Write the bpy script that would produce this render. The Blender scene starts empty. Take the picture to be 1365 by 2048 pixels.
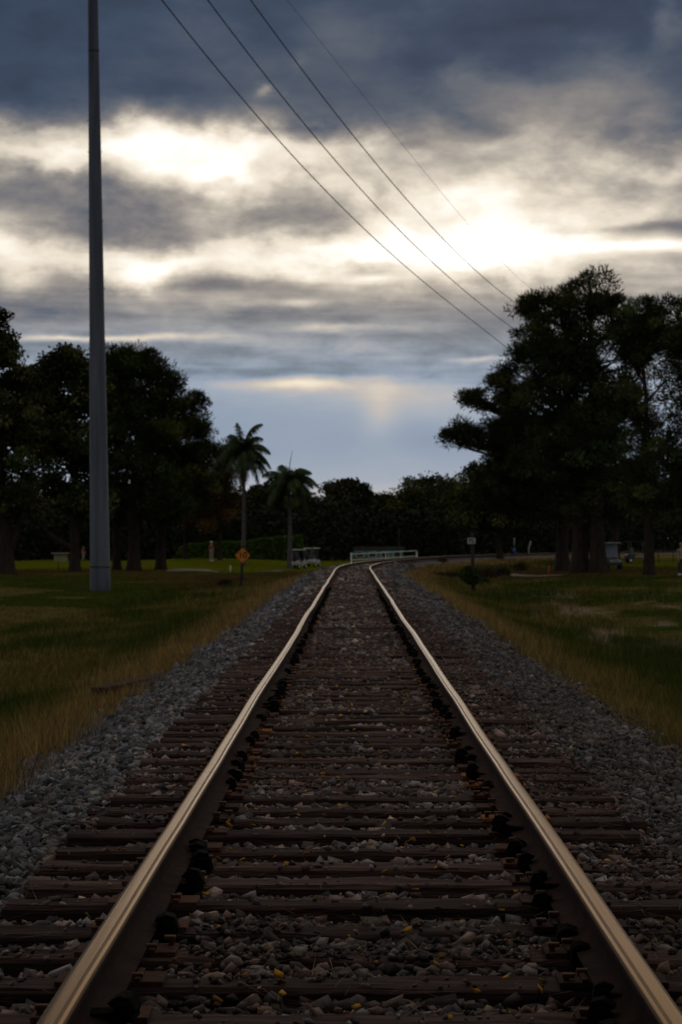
import bpy, bmesh, math, random
import numpy as np
from mathutils import Vector, Matrix

rng = np.random.default_rng(7)
random.seed(7)
scene = bpy.context.scene
COL = scene.collection
R_CURVE, S0 = 560.0, 105.0          # the track is straight for 105 m, then bends right
EYE = 1.158                          # eye above the rail tops (z = 0)
FPX = 4836.0
CAMX = -0.026

def W(px, py, d):
    """point at distance d in the direction seen at a place of the photograph (used to survey positions)"""
    return Vector((CAMX + (px - 705.2) / FPX * d, d, EYE + (1084.0 - py) / FPX * d))

# ------------------------------------------------------------------ helpers
def link(o, parent=None):
    COL.objects.link(o)
    if parent is not None:
        o.parent = parent
    return o

def tag(o, label=None, cat=None, group=None, kind=None):
    if label: o['label'] = label
    if cat: o['category'] = cat
    if group: o['group'] = group
    if kind: o['kind'] = kind
    return o

def empty(name, loc, label, cat, rz=0.0, group=None):
    o = bpy.data.objects.new(name, None)
    o.empty_display_size = 0.2
    link(o)
    o.location = loc
    o.rotation_euler = (0, 0, rz)
    return tag(o, label, cat, group)

def mesh_np(name, V, F, mats, parent=None, cols=None, smooth=False, mat_idx=None):
    """V (n,3); F (m,k) one polygon size"""
    V = np.asarray(V, dtype=np.float32); F = np.asarray(F, dtype=np.int32)
    me = bpy.data.meshes.new(name)
    me.vertices.add(len(V)); me.vertices.foreach_set('co', V.ravel())
    m, k = F.shape
    me.loops.add(m * k); me.loops.foreach_set('vertex_index', F.ravel())
    me.polygons.add(m)
    me.polygons.foreach_set('loop_start', np.arange(0, m * k, k, dtype=np.int32))
    try: me.polygons.foreach_set('loop_total', np.full(m, k, dtype=np.int32))
    except Exception: pass
    if smooth: me.polygons.foreach_set('use_smooth', np.ones(m, dtype=bool))
    if not isinstance(mats, (list, tuple)): mats = [mats]
    for mt in mats: me.materials.append(mt)
    if mat_idx is not None: me.polygons.foreach_set('material_index', np.asarray(mat_idx, dtype=np.int32))
    if cols is not None:
        a = me.color_attributes.new('tint', 'FLOAT_COLOR', 'POINT')
        c = np.ones((len(V), 4), dtype=np.float32); c[:, :3] = cols
        a.data.foreach_set('color', c.ravel())
    me.update(calc_edges=True); me.validate()
    o = bpy.data.objects.new(name, me)
    return link(o, parent)

class MB:
    """collects boxes, tubes and prisms for ONE mesh"""
    def __init__(s): s.bm = bmesh.new()
    def _put(s, vs, fs, M=None, bevel=0.0, seg=2):
        b = bmesh.new()
        bv = [b.verts.new(v) for v in vs]
        for f in fs:
            try: b.faces.new([bv[i] for i in f])
            except ValueError: pass
        bmesh.ops.recalc_face_normals(b, faces=b.faces)
        if bevel > 0:
            bmesh.ops.bevel(b, geom=list(b.edges), offset=bevel, segments=seg, affect='EDGES', profile=0.5)
        if M is not None: b.transform(M)
        me = bpy.data.meshes.new('tmp'); b.to_mesh(me); b.free()
        s.bm.from_mesh(me); bpy.data.meshes.remove(me)
    def box(s, c, size, bevel=0.0, rot=None, seg=2):
        x, y, z = [v / 2 for v in size]
        vs = [(-x,-y,-z),(x,-y,-z),(x,y,-z),(-x,y,-z),(-x,-y,z),(x,-y,z),(x,y,z),(-x,y,z)]
        fs = [(0,3,2,1),(4,5,6,7),(0,1,5,4),(1,2,6,5),(2,3,7,6),(3,0,4,7)]
        M = Matrix.Translation(c)
        if rot is not None: M = M @ rot
        s._put(vs, fs, M, bevel, seg); return s
    def prism(s, poly, d0, d1, axis='x', bevel=0.0):
        """poly of 2-D points extruded along axis; for x: (y,z), for y: (x,z), for z: (x,y)"""
        def p(a, b, d): return {'x': (d, a, b), 'y': (a, d, b), 'z': (a, b, d)}[axis]
        n = len(poly)
        vs = [p(a, b, d0) for a, b in poly] + [p(a, b, d1) for a, b in poly]
        fs = [tuple(range(n)), tuple(range(2*n-1, n-1, -1))] + [(i, (i+1) % n, n+(i+1) % n, n+i) for i in range(n)]
        s._put(vs, fs, None, bevel); return s
    def tube(s, pts, radii, n=8, caps=True):
        pts = [Vector(p) for p in pts]
        vs, fs = [], []
        for i, p in enumerate(pts):
            t = (pts[min(i+1, len(pts)-1)] - pts[max(i-1, 0)]).normalized()
            a = t.orthogonal().normalized() if i == 0 else (a - t * a.dot(t)).normalized()
            b = t.cross(a)
            for k in range(n):
                th = 2*math.pi*k/n
                vs.append(p + (a*math.cos(th) + b*math.sin(th)) * radii[i])
        for i in range(len(pts)-1):
            for k in range(n):
                k2 = (k+1) % n
                fs.append((i*n+k, i*n+k2, (i+1)*n+k2, (i+1)*n+k))
        if caps:
            fs.append(tuple(range(n-1, -1, -1))); fs.append(tuple((len(pts)-1)*n+k for k in range(n)))
        s._put(vs, fs); return s
    def build(s, name, mat, parent=None, smooth=False):
        me = bpy.data.meshes.new(name); s.bm.to_mesh(me); s.bm.free()
        me.materials.append(mat)
        if smooth:
            for p in me.polygons: p.use_smooth = True
        return link(bpy.data.objects.new(name, me), parent)

def hash2(i, j, seed):
    h = (i.astype(np.int64)*374761393 + j.astype(np.int64)*668265263 + seed*1442695041) & 0xffffffff
    h = ((h ^ (h >> 13)) * 1274126177) & 0xffffffff
    return ((h ^ (h >> 16)) & 0xffff) / 65535.0
def vnoise(x, y, seed=0):
    x = np.asarray(x, float); y = np.asarray(y, float)
    i = np.floor(x); j = np.floor(y); fx = x-i; fy = y-j
    fx = fx*fx*(3-2*fx); fy = fy*fy*(3-2*fy)
    a = hash2(i, j, seed); b = hash2(i+1, j, seed); c = hash2(i, j+1, seed); d = hash2(i+1, j+1, seed)
    return (a*(1-fx)+b*fx)*(1-fy) + (c*(1-fx)+d*fx)*fy
def fbm(x, y, seed=0, octs=4):
    s, a, t = 0, 1.0, 0
    for o in range(octs):
        s = s + a*vnoise(np.asarray(x)*2**o + 17.3*o, np.asarray(y)*2**o - 9.1*o, seed+o); t += a; a *= 0.5
    return s/t
def sstep(a, b, x):
    t = np.clip((np.asarray(x, float)-a)/(b-a), 0, 1); return t*t*(3-2*t)

# ------------------------------------------------------------------ track frame and terrain
def frame(s, t):
    """track coordinates (s along, t to the right) -> x, y, heading"""
    s = np.asarray(s, float); t = np.asarray(t, float)
    a = np.maximum(s - S0, 0)/R_CURVE
    x = np.where(s <= S0, t, R_CURVE - (R_CURVE - t)*np.cos(a))
    y = np.where(s <= S0, s, S0 + (R_CURVE - t)*np.sin(a))
    return x, y, a
def unframe(x, y):
    x = np.asarray(x, float); y = np.asarray(y, float)
    dx, dy = x - R_CURVE, y - S0
    r = np.hypot(dx, dy)
    t = np.where(y <= S0, x, R_CURVE - r)
    s = np.where(y <= S0, y, S0 + R_CURVE*np.arctan2(dy, -dx))
    return s, t
TL = ([-400,-200,-60,-28,-18,-12,-8,-5.6,-3.6,-2.3,-1.75,-1.35, 0, 1.35,1.8,2.6,3.6,4.7,6.2,8.5,12,20,60,250],
      [-1.7,-1.6,-.95,-.85,-.95,-1.12,-1.25,-1.2,-.85,-.5,-.30,-.250,-.250,-.250,-.29,-.52,-.80,-.98,-.92,-.78,-.6,-.55,-.7,-1.6])
def bedn(s, t):
    return fbm(np.asarray(s)*1.7, np.asarray(t)*1.7, 3, 3)
def height(s, t):
    s = np.asarray(s, float); t = np.asarray(t, float)
    h = np.interp(t, TL[0], TL[1])
    off = sstep(1.5, 4.5, np.abs(t))
    h = h + off*((fbm(s*.09, t*.16, 21)-.5)*.30 + (fbm(s*.6, t*.6, 5)-.5)*.07)
    h = h + (1-off)*(bedn(s, t)-.5)*.05
    x, y, a = frame(s, t)
    h = h + .42*np.exp(-((x+14)/9)**2 - ((y-226)/22)**2)          # mound with the golfer
    h = h - .45*np.exp(-((x+4)/4)**2 - ((y-222)/16)**2)           # dip with the carts
    return h
def gz(x, y):
    s, t = unframe(x, y)
    return float(height(s, t))
def on_ground(px, py, d):
    """x,y of a survey direction at distance d, standing on the terrain"""
    best = None
    for q_ in np.linspace(.86*d, 1.2*d, 35):
        p = W(px, py, q_); e = abs(gz(p.x, p.y) - p.z)*FPX/q_ + .06*abs(q_-d)/d*10
        if best is None or e < best[0]: best = (e, p)
    p = best[1]; return Vector((p.x, p.y, gz(p.x, p.y)))

# ------------------------------------------------------------------ materials
def new_mat(name):
    m = bpy.data.materials.new(name); m.use_nodes = True
    nt = m.node_tree; b = nt.nodes['Principled BSDF']
    return m, nt, b
def mat_noise(name, c1, c2, scale=8.0, rough=.8, metal=0.0, bump=0.0, bscale=None, coord='Object', stretch=(1,1,1), detail=5, spec=.5, rnd=0.0, tint=False, rr=None, bdist=.02):
    m, nt, b = new_mat(name); N, L = nt.nodes, nt.links
    tc = N.new('ShaderNodeTexCoord'); mp = N.new('ShaderNodeMapping'); mp.inputs['Scale'].default_value = stretch
    L.new(tc.outputs[coord], mp.inputs['Vector'])
    vec = mp.outputs['Vector']
    if rnd > 0:
        oi = N.new('ShaderNodeObjectInfo'); ad = N.new('ShaderNodeVectorMath'); ad.operation = 'ADD'
        sc = N.new('ShaderNodeMath'); sc.operation = 'MULTIPLY'; sc.inputs[1].default_value = 57.0
        L.new(oi.outputs['Random'], sc.inputs[0]); L.new(vec, ad.inputs[0]); L.new(sc.outputs[0], ad.inputs[1]); vec = ad.outputs[0]
    n = N.new('ShaderNodeTexNoise'); n.inputs['Scale'].default_value = scale; n.inputs['Detail'].default_value = detail
    n.inputs['Roughness'].default_value = .6
    L.new(vec, n.inputs['Vector'])
    cr = N.new('ShaderNodeValToRGB'); cr.color_ramp.elements[0].position = .32; cr.color_ramp.elements[1].position = .68
    cr.color_ramp.elements[0].color = (*c1, 1); cr.color_ramp.elements[1].color = (*c2, 1)
    L.new(n.outputs['Fac'], cr.inputs['Fac'])
    out = cr.outputs['Color']
    if rnd > 0:
        mr = N.new('ShaderNodeMapRange'); mr.inputs['To Min'].default_value = 1-rnd; mr.inputs['To Max'].default_value = 1+rnd
        L.new(oi.outputs['Random'], mr.inputs['Value'])
        mx = N.new('ShaderNodeVectorMath'); mx.operation = 'SCALE'
        L.new(out, mx.inputs[0]); L.new(mr.outputs[0], mx.inputs['Scale']); out = mx.outputs[0]
    if tint:
        at = N.new('ShaderNodeAttribute'); at.attribute_name = 'tint'
        mx = N.new('ShaderNodeVectorMath'); mx.operation = 'MULTIPLY'
        L.new(out, mx.inputs[0]); L.new(at.outputs['Color'], mx.inputs[1]); out = mx.outputs[0]
    L.new(out, b.inputs['Base Color'])
    b.inputs['Roughness'].default_value = rough; b.inputs['Metallic'].default_value = metal
    b.inputs['Specular IOR Level'].default_value = spec
    if rr:
        m2 = N.new('ShaderNodeMapRange'); m2.inputs['To Min'].default_value = rr[0]; m2.inputs['To Max'].default_value = rr[1]
        m2.inputs['From Min'].default_value = .3; m2.inputs['From Max'].default_value = .7
        L.new(n.outputs['Fac'], m2.inputs['Value']); L.new(m2.outputs[0], b.inputs['Roughness'])
    if bump > 0:
        n2 = N.new('ShaderNodeTexNoise'); n2.inputs['Scale'].default_value = bscale or scale*2; n2.inputs['Detail'].default_value = 6
        L.new(vec, n2.inputs['Vector'])
        bp = N.new('ShaderNodeBump'); bp.inputs['Strength'].default_value = bump; bp.inputs['Distance'].default_value = bdist
        L.new(n2.outputs['Fac'], bp.inputs['Height']); L.new(bp.outputs['Normal'], b.inputs['Normal'])
    return m

M = {}
M['ground'] = mat_noise('ground_turf', (.55,.55,.55), (1.35,1.35,1.35), 2.2, 1.0, bump=.7, bscale=9, tint=True, spec=.0, bdist=.06, detail=8)
M['stone'] = mat_noise('crushed_stone', (.62,.62,.62), (1.25,1.25,1.25), 38, .72, bump=.35, bscale=120, tint=True, spec=.4, bdist=.004)
M['bed'] = mat_noise('ballast_bed', (.5,.5,.5), (1.3,1.3,1.3), 26, .9, bump=.9, bscale=32, tint=True, spec=.3, bdist=.03)
M['blade'] = mat_noise('grass_blade', (.7,.7,.7), (1.35,1.35,1.35), 3, .9, tint=True, spec=.04)
M['leaf'] = mat_noise('foliage', (.75,.75,.75), (1.25,1.25,1.25), 1.2, .8, tint=True, spec=.08)
M['bark'] = mat_noise('bark', (.018,.013,.010), (.050,.036,.028), 5, .95, bump=.8, bscale=14, stretch=(1,1,.3), spec=.15, bdist=.05)
M['palmbark'] = mat_noise('palm_trunk', (.06,.055,.05), (.13,.12,.11), 3, .9, bump=.5, bscale=6, stretch=(1,1,3), spec=.2)
M['wood'] = mat_noise('creosoted_timber', (.012,.0065,.0055), (.115,.070,.058), 6.5, .9, bump=1.0, bscale=22, stretch=(.35,6,6), rnd=.45, spec=.12, detail=8, bdist=.012)
M['farwood'] = mat_noise('far_timber', (.05,.032,.028), (.12,.08,.07), 5.5, .85, stretch=(.6,3,3), spec=.3)
M['rust'] = mat_noise('rusted_steel', (.045,.016,.008), (.16,.062,.026), 16, .8, metal=.25, bump=.4, bscale=60, spec=.4, bdist=.003)
M['rustbright'] = mat_noise('orange_rust', (.035,.016,.010), (.105,.044,.022), 30, .9, bump=.5, bscale=80, rnd=.6, spec=.15, bdist=.003)
M['rustorange'] = mat_noise('fresh_orange_rust', (.13,.045,.014), (.27,.10,.028), 30, .9, bump=.5, bscale=80, rnd=.4, spec=.15, bdist=.003)
M['railrust'] = mat_noise('brown_rail_side', (.012,.005,.003), (.050,.021,.011), 9, .9, metal=.1, bump=.4, bscale=60, spec=.12, bdist=.002)
M['anchor'] = mat_noise('oily_iron', (.003,.0025,.0025), (.011,.008,.007), 20, .9, bump=.3, bscale=60, spec=.05)
M['polish'] = mat_noise('worn_rail_top', (.185,.135,.097), (.27,.200,.145), 7, .3, metal=1.0, bump=.0, bscale=90, stretch=(30,.22,1), rr=(.19,.26), bdist=.002)
M['polish'].node_tree.nodes['Principled BSDF'].inputs['Roughness'].default_value = .23
M['raildull'] = mat_noise('dull_rail_edge', (.140,.100,.070), (.21,.155,.112), 9, .4, metal=.9, stretch=(20,.6,1), rr=(.34,.5), bdist=.002)
for k_ in ('polish', 'raildull'):
    M[k_].node_tree.nodes['Principled BSDF'].inputs['Specular Tint'].default_value = (.47, .40, .335, 1)
M['pole'] = mat_noise('galvanised_steel', (.026,.034,.050), (.075,.090,.118), 2.6, .5, metal=.5, bump=.15, bscale=5, stretch=(1,1,.07), spec=.5, detail=8)
M['seam'] = mat_noise('dark_steel_seam', (.02,.022,.026), (.05,.052,.06), 4, .7, metal=.4)
M['cable'] = mat_noise('weathered_cable', (.05,.05,.055), (.09,.09,.10), 4, .7, metal=.2)
M['orange'] = mat_noise('orange_sign_face', (.62,.19,.012), (.74,.25,.02), 4, .55, spec=.3)
M['black'] = mat_noise('black_paint', (.008,.008,.008), (.02,.02,.02), 8, .7)
M['post'] = mat_noise('dark_post', (.014,.011,.010), (.035,.028,.024), 10, .9, bump=.5, stretch=(1,1,.3))
M['white'] = mat_noise('white_paint', (.62,.62,.60), (.80,.80,.78), 3, .6)
M['signwhite'] = mat_noise('faded_sign', (.30,.30,.28), (.42,.42,.40), 9, .7)
M['teal'] = mat_noise('teal_wall', (.07,.20,.18), (.11,.27,.24), 1.5, .8)
M['tealglass'] = mat_noise('blue_glass', (.10,.26,.36), (.18,.40,.52), .3, .25, spec=.8)
M['concrete'] = mat_noise('concrete', (.24,.22,.20), (.36,.33,.30), 1.5, .9, bump=.2)
M['sand'] = mat_noise('sand', (.13,.105,.08), (.21,.17,.135), 2.5, .95, bump=.3)
M['cream'] = mat_noise('cream_wall', (.20,.20,.09), (.27,.26,.13), 1.5, .8)
M['shingle'] = mat_noise('roof_shingle', (.04,.035,.03), (.08,.07,.06), 4, .9)
M['windowglass'] = mat_noise('dark_glass', (.01,.012,.014), (.03,.035,.04), 2, .15, spec=.7)
M['rubber'] = mat_noise('rubber', (.012,.012,.012), (.025,.025,.025), 12, .85)
M['cartbody'] = mat_noise('cart_body_white', (.42,.42,.40), (.55,.55,.52), 3, .4)
M['cartdark'] = mat_noise('cart_body_dark', (.02,.03,.03), (.04,.06,.055), 3, .4)
M['panelblue'] = mat_noise('pale_blue_panel', (.10,.13,.16), (.15,.18,.21), 3, .5)
M['tintglass'] = mat_noise('tinted_glass', (.06,.07,.075), (.11,.12,.13), 2, .2, spec=.6)
M['vinyl'] = mat_noise('seat_vinyl', (.10,.09,.08), (.18,.16,.14), 6, .6)
M['chrome'] = mat_noise('metal_strut', (.20,.20,.20), (.32,.32,.32), 6, .4, metal=.8)
M['skin'] = mat_noise('skin', (.34,.19,.12), (.42,.25,.17), 9, .6)
M['redcloth'] = mat_noise('red_cloth', (.26,.03,.03), (.36,.05,.05), 9, .9)
M['navy'] = mat_noise('navy_cloth', (.012,.016,.035), (.03,.035,.06), 9, .9)
M['khaki'] = mat_noise('khaki_cloth', (.26,.22,.17), (.34,.29,.23), 9, .9)
M['whitecloth'] = mat_noise('white_cloth', (.60,.60,.60), (.76,.76,.76), 9, .9)
M['darkcloth'] = mat_noise('dark_cloth', (.01,.01,.012), (.025,.025,.03), 9, .9)
M['blueplastic'] = mat_noise('blue_plastic', (.02,.10,.34), (.03,.15,.45), 4, .5)
M['redpaint'] = mat_noise('red_paint', (.34,.03,.015), (.46,.06,.03), 4, .6)

# ------------------------------------------------------------------ ground
def seq(*segs):
    out = []
    for a, b, st in segs: out += list(np.arange(a, b, st))
    return np.array(out + [segs[-1][1]])
ss = seq((-14, 0, 1.0), (0, 40, .3), (40, 120, .7), (120, 300, 2.0), (300, 700, 8.0))
ts = seq((-400, -60, 17), (-60, -20, 2.0), (-20, -6, .5), (-6, 6.6, .15), (6.6, 16, .5), (16, 60, 2.2), (60, 250, 14))
def ground_col(s, t):
    """albedo of the turf"""
    s = np.asarray(s, float); t = np.asarray(t, float)
    x, y, a = frame(s, t)
    n1 = fbm(s*.11, t*.33, 40); n2 = fbm(s*.5, t*1.2, 50); n3 = fbm(s*.035, t*.12, 60)
    dry = np.array([.180,.130,.046]); green = np.array([.040,.055,.009]); lawn = np.array([.095,.108,.005])
    brown = np.array([.062,.042,.014]); sand = np.array([.30,.24,.17])
    at = np.abs(t)
    wdry = (1-sstep(2.6, 4.3, at + (n2-.5)*1.9))*.62 + (1-sstep(2.9,4.2,at))*.32*np.where(t > 0, 1.5, 1.0) + .45*(sstep(.5, .64, n1))
    wdry = np.where(t > 0, wdry*(.45+.55*sstep(25, 60, s)), wdry)
    wdry = np.clip(wdry, 0, 1)
    c = green*(1-wdry[..., None]) + dry*wdry[..., None]
    wb = (sstep(.50, .66, n3)*sstep(6, 9, at)*.75)[..., None]; c = c*(1-wb) + brown*wb
    far = (sstep(165, 185, y)*sstep(9, 14, at)*np.where(t < 0, 1.0, .7)*(1-.5*sstep(.5,.7,n1)))[..., None]
    c = c*(1-far) + lawn*far
    # worn sandy patches on the right bank and by the greens
    sp = np.where(t > 0, sstep(4.6, 5.6, t)*(1-sstep(10, 13, t))*sstep(44, 50, s)*(1-sstep(84, 92, s))*sstep(.585, .66, fbm(s*.20, t*1.3, 77)*.7+.3*fbm(s*.8, t*3, 78)), 0)
    sp = sp*.6
    c = c*(1-sp[..., None]) + sand*sp[..., None]
    # brown needle litter under the big trees
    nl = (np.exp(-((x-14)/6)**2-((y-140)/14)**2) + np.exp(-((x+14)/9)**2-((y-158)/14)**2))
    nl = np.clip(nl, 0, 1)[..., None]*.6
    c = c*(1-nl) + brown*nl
    # ballast fringe
    grav = np.array([.12,.12,.125])
    g = (1-sstep(1.95, 2.2, at + (n2-.5)*.3))[..., None]
    return c*(1-g) + grav*g
S, T = np.meshgrid(ss, ts, indexing='ij')
X, Y, _ = frame(S, T); Z = height(S, T)
ns, ntt = S.shape
idx = np.arange(ns*ntt).reshape(ns, ntt)
F = np.stack([idx[:-1,:-1], idx[:-1,1:], idx[1:,1:], idx[1:,:-1]], -1).reshape(-1, 4)
V = np.stack([X, Y, Z], -1).reshape(-1, 3)
g = mesh_np('ground', V, F, M['ground'], cols=ground_col(S, T).reshape(-1, 3), smooth=True)
tag(g, 'rough grass verges and lawns sloping down from the railway line', kind='structure')
q = 4000.0
hz = mesh_np('plain', [(-q,-q,-2.3),(q,-q,-2.3),(q,q,-2.3),(-q,q,-2.3)], [(0,1,2,3)], M['ground'], cols=np.array([[.06,.07,.02]]*4))
tag(hz, 'flat land running on to the horizon under the woods', kind='structure')
# ballast bed just over the ground
ts2 = np.concatenate([[-2.2,-2.0,-1.75], np.arange(-1.5, 1.51, .12), [1.8,2.1,2.4]])
ss2 = seq((-14, 60, .25), (60, 120, .6), (120, 460, 3))
S, T = np.meshgrid(ss2, ts2, indexing='ij'); X, Y, _ = frame(S, T)
Z = height(S, T) + .010
edge = (np.abs(T) > 2.0); Z = np.where(edge, Z - .008 - .03*(np.abs(T)-2.0), Z)
idx = np.arange(S.size).reshape(S.shape)
F = np.stack([idx[:-1,:-1], idx[:-1,1:], idx[1:,1:], idx[1:,:-1]], -1).reshape(-1, 4)
n = fbm(S*.5, T*1.5, 90)[..., None]; inside = (1-sstep(.9, 1.5, np.abs(T)))[..., None]
bc = np.array([.06,.061,.066])*(.6+.8*n); bc = bc*(1-.45*inside) + np.array([.055,.034,.026])*.45*inside*(.7+.6*n)
b = mesh_np('ballast_bed', np.stack([X, Y, Z], -1).reshape(-1, 3), F, M['bed'], cols=bc.reshape(-1, 3), smooth=True)
tag(b, 'grey stone bed under the railway track', kind='structure')

# ------------------------------------------------------------------ railway: ties
tie_s = []
s = 3.55
while s < 330:
    tie_s.append(s + rng.normal(0, .018)); s += .534
tie_s = np.array(tie_s)
def tie_mesh(seed):
    r = np.random.default_rng(seed)
    nx, ny = 40, 5
    L_, Wd, H = 2.6, .205, .18
    xs = np.linspace(-L_/2, L_/2, nx); prof = [(-Wd/2,-H),(-Wd/2,-.075),(-Wd/2,-.012),(-Wd/2+.014,0),(-.05,0),(0,0),(.05,0),(Wd/2-.014,0),(Wd/2,-.012),(Wd/2,-.075),(Wd/2,-H)]
    P = len(prof); vs = []
    for i, x in enumerate(xs):
        for j, (y, z) in enumerate(prof):
            n1 = float(vnoise(x*3+seed*7, j*1.7, seed)) - .5
            n2 = float(vnoise(x*11+seed*3, j*.9, seed+9)) - .5
            rag = .016 if i in (0, nx-1) else 0
            vs.append((x + rag*2*(r.random()-.5), y + n1*.016*(1 if abs(y) > .1 else .3), z + (0 if j in (0, P-1) else n1*.012 + n2*.010)))
    fs = []
    for i in range(nx-1):
        for j in range(P-1):
            fs.append((i*P+j, (i+1)*P+j, (i+1)*P+j+1, i*P+j+1))
    me = bpy.data.meshes.new('crosstie')
    bm = bmesh.new(); bv = [bm.verts.new(v) for v in vs]
    for f in fs: bm.faces.new([bv[k] for k in f])
    bm.faces.new([bv[j] for j in range(P)]); bm.faces.new([bv[(nx-1)*P+j] for j in range(P)])
    bmesh.ops.recalc_face_normals(bm, faces=bm.faces)
    bm.to_mesh(me); bm.free(); me.materials.append(M['wood'])
    return me
tie_meshes = [tie_mesh(i) for i in range(9)]
def mesh_of(mb, name, mat):
    o = mb.build(name, mat); me = o.data; bpy.data.objects.remove(o); return me
pl = MB(); pl.box((0,0,.009), (.325,.18,.018), .003); pl.box((-.085,0,.022), (.02,.185,.012), .003); pl.box((.085,0,.022), (.02,.185,.012), .003)
plate_me = mesh_of(pl, 'tie_plate', M['rustbright'])
plate_me2 = plate_me.copy(); plate_me2.materials[0] = M['rustorange']
sp = MB(); sp.box((0,0,.02), (.018,.018,.05), .002); sp.box((.006,0,.047), (.038,.03,.014), .004)
spike_me = mesh_of(sp, 'spike', M['rust'])
ORD = ['first','second','third','fourth','fifth','sixth','seventh','eighth','ninth','tenth','eleventh','twelfth','thirteenth','fourteenth','fifteenth','sixteenth','seventeenth','eighteenth','nineteenth','twentieth','twenty-first','twenty-second','twenty-third','twenty-fourth','twenty-fifth','twenty-sixth','twenty-seventh','twenty-eighth','twenty-ninth','thirtieth']
TIE_TOP = -.172
tie_pose = []
first_vis = None
for k, s in enumerate(tie_s[:300]):
    off = float(rng.normal(0, .03)); skew = float(rng.normal(0, .006)); dz = float(rng.normal(0, .004))
    x, y, a = [float(v) for v in frame(s, off)]
    o = bpy.data.objects.new('crosstie', tie_meshes[int(rng.integers(0, 9))]); link(o)
    flip = math.pi if rng.random() < .5 else 0
    o.location = (x, y, TIE_TOP + dz); o.rotation_euler = (0, 0, -a + skew + flip)
    # the bottom edge of the picture meets tie tops about 6.7 m away
    vis = k - 5
    if 0 <= vis < 30:
        lab = 'weathered brown wooden crosstie, %s one counted up from the bottom of the photo' % ORD[vis]
        if vis == 0: lab = 'dark wooden crosstie lowest in the photo, crossing its bottom edge'
    elif vis < 0:
        lab = 'dark wooden crosstie under the track, nearer than the bottom edge of the photo shows'
    else:
        lab = 'weathered wooden crosstie in the distant closely packed part of the track past the thirtieth tie'
    tag(o, lab, 'railway tie', 'crossties under the rails')
    tie_pose.append((s, off, dz))
    if k < 170:
        for sd in (-1, 1):
            p = bpy.data.objects.new('tie_plate', plate_me2 if rng.random() < .09 else plate_me); link(p, o)
            lt = (sd*.7535 - off)
            if flip: lt = -lt
            p.location = (lt, float(rng.normal(0, .008)), .001-dz)
            if k < 34:
                for q_, (ax, ay, rz) in enumerate(((-.088,.045,0), (.088,-.045,math.pi), (-.14,-.05,0), (.14,.05,math.pi))):
                    if q_ > 1 and rng.random() < .5: continue
                    e = bpy.data.objects.new('spike', spike_me); link(e, p)
                    e.location = (ax, ay, -.018 + float(rng.random())*.014); e.rotation_euler = (0, 0, rz)
far = tie_s[300:]
vs, fs = [], []
for s in far:
    i0 = len(vs)
    for z in (-.30, TIE_TOP):
        for ds, t in ((-.115,-1.3),(-.115,1.3),(.115,1.3),(.115,-1.3)):
            x, y, _ = frame(s+ds, t); vs.append((float(x), float(y), z))
    for f in ((4,5,6,7),(0,1,5,4),(1,2,6,5),(2,3,7,6),(3,0,4,7)): fs.append([i0+q for q in f])
tag(mesh_np('far_crossties', vs, fs, M['farwood']), 'wooden crossties of the far curve, too distant to tell apart', 'railway ties', 'crossties under the rails', 'stuff')

# ------------------------------------------------------------------ rails
prof = [(-.036,-.009,0),(-.031,-.0020,2),(-.023,-.0004,1),(-.010,0,1),(.010,0,2),(.021,-.0006,1),(.031,-.0022,2),(.036,-.010,0),(.036,-.030,0),(.030,-.038,0),(.009,-.048,0),(.0085,-.118,0),(.020,-.130,0),(.070,-.141,0),(.070,-.150,0),(-.070,-.150,0),(-.070,-.141,0),(-.020,-.130,0),(-.0085,-.118,0),(-.009,-.048,0),(-.030,-.038,0),(-.036,-.030,0)]
def rail(sd, label, joints):
    vs, fs, mi = [], [], []
    sam = seq((1, 40, .45), (40, 120, 1.5), (120, 420, 4))
    cuts = sorted(joints)
    P = len(prof)
    runs, cur = [], []
    allS = np.sort(np.concatenate([sam] + [[c-.004, c+.004] for c in cuts]))
    for v in allS:
        cur.append(v)
        if any(abs(v-(c-.004)) < 1e-6 for c in cuts):
            runs.append(cur); cur = []
    runs.append(cur)
    for run in runs:
        base = len(vs)
        for i, s in enumerate(run):
            wob = (float(fbm(s*.16, sd*3.0, 31, 2))-.5)*.030*min(1, max(0, (s-8)/14)) + (float(vnoise(s*1.1, 5+sd, 8))-.5)*.0035
            dz = (float(fbm(s*.10, 9.0+sd, 33, 2))-.5)*.012
            for (pt, pz, m) in prof:
                x, y, _ = frame(s, sd*(.7535) + pt*(-sd) + wob)
                vs.append((float(x), float(y), pz + dz))
        for i in range(len(run)-1):
            for j in range(P):
                j2 = (j+1) % P
                f = (base+i*P+j, base+(i+1)*P+j, base+(i+1)*P+j2, base+i*P+j2)
                fs.append(f if sd < 0 else f[::-1]); mi.append(prof[j][2])
    o = mesh_np('rail', vs, fs, [M['railrust'], M['polish'], M['raildull']], mat_idx=mi)
    tag(o, label, 'rail', 'steel rails of the track')
    return o
railL = rail(-1, 'left steel rail with its worn bright top, starting at the lower left corner', [12.15, 16.9, 24.0, 35.9, 47.8, 59.7, 71.6, 83.5])
railR = rail(1, 'right steel rail with its worn bright top, starting at the lower right corner', [17.2, 27.3, 29.6, 41.0, 52.9, 64.8, 76.7])
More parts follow.
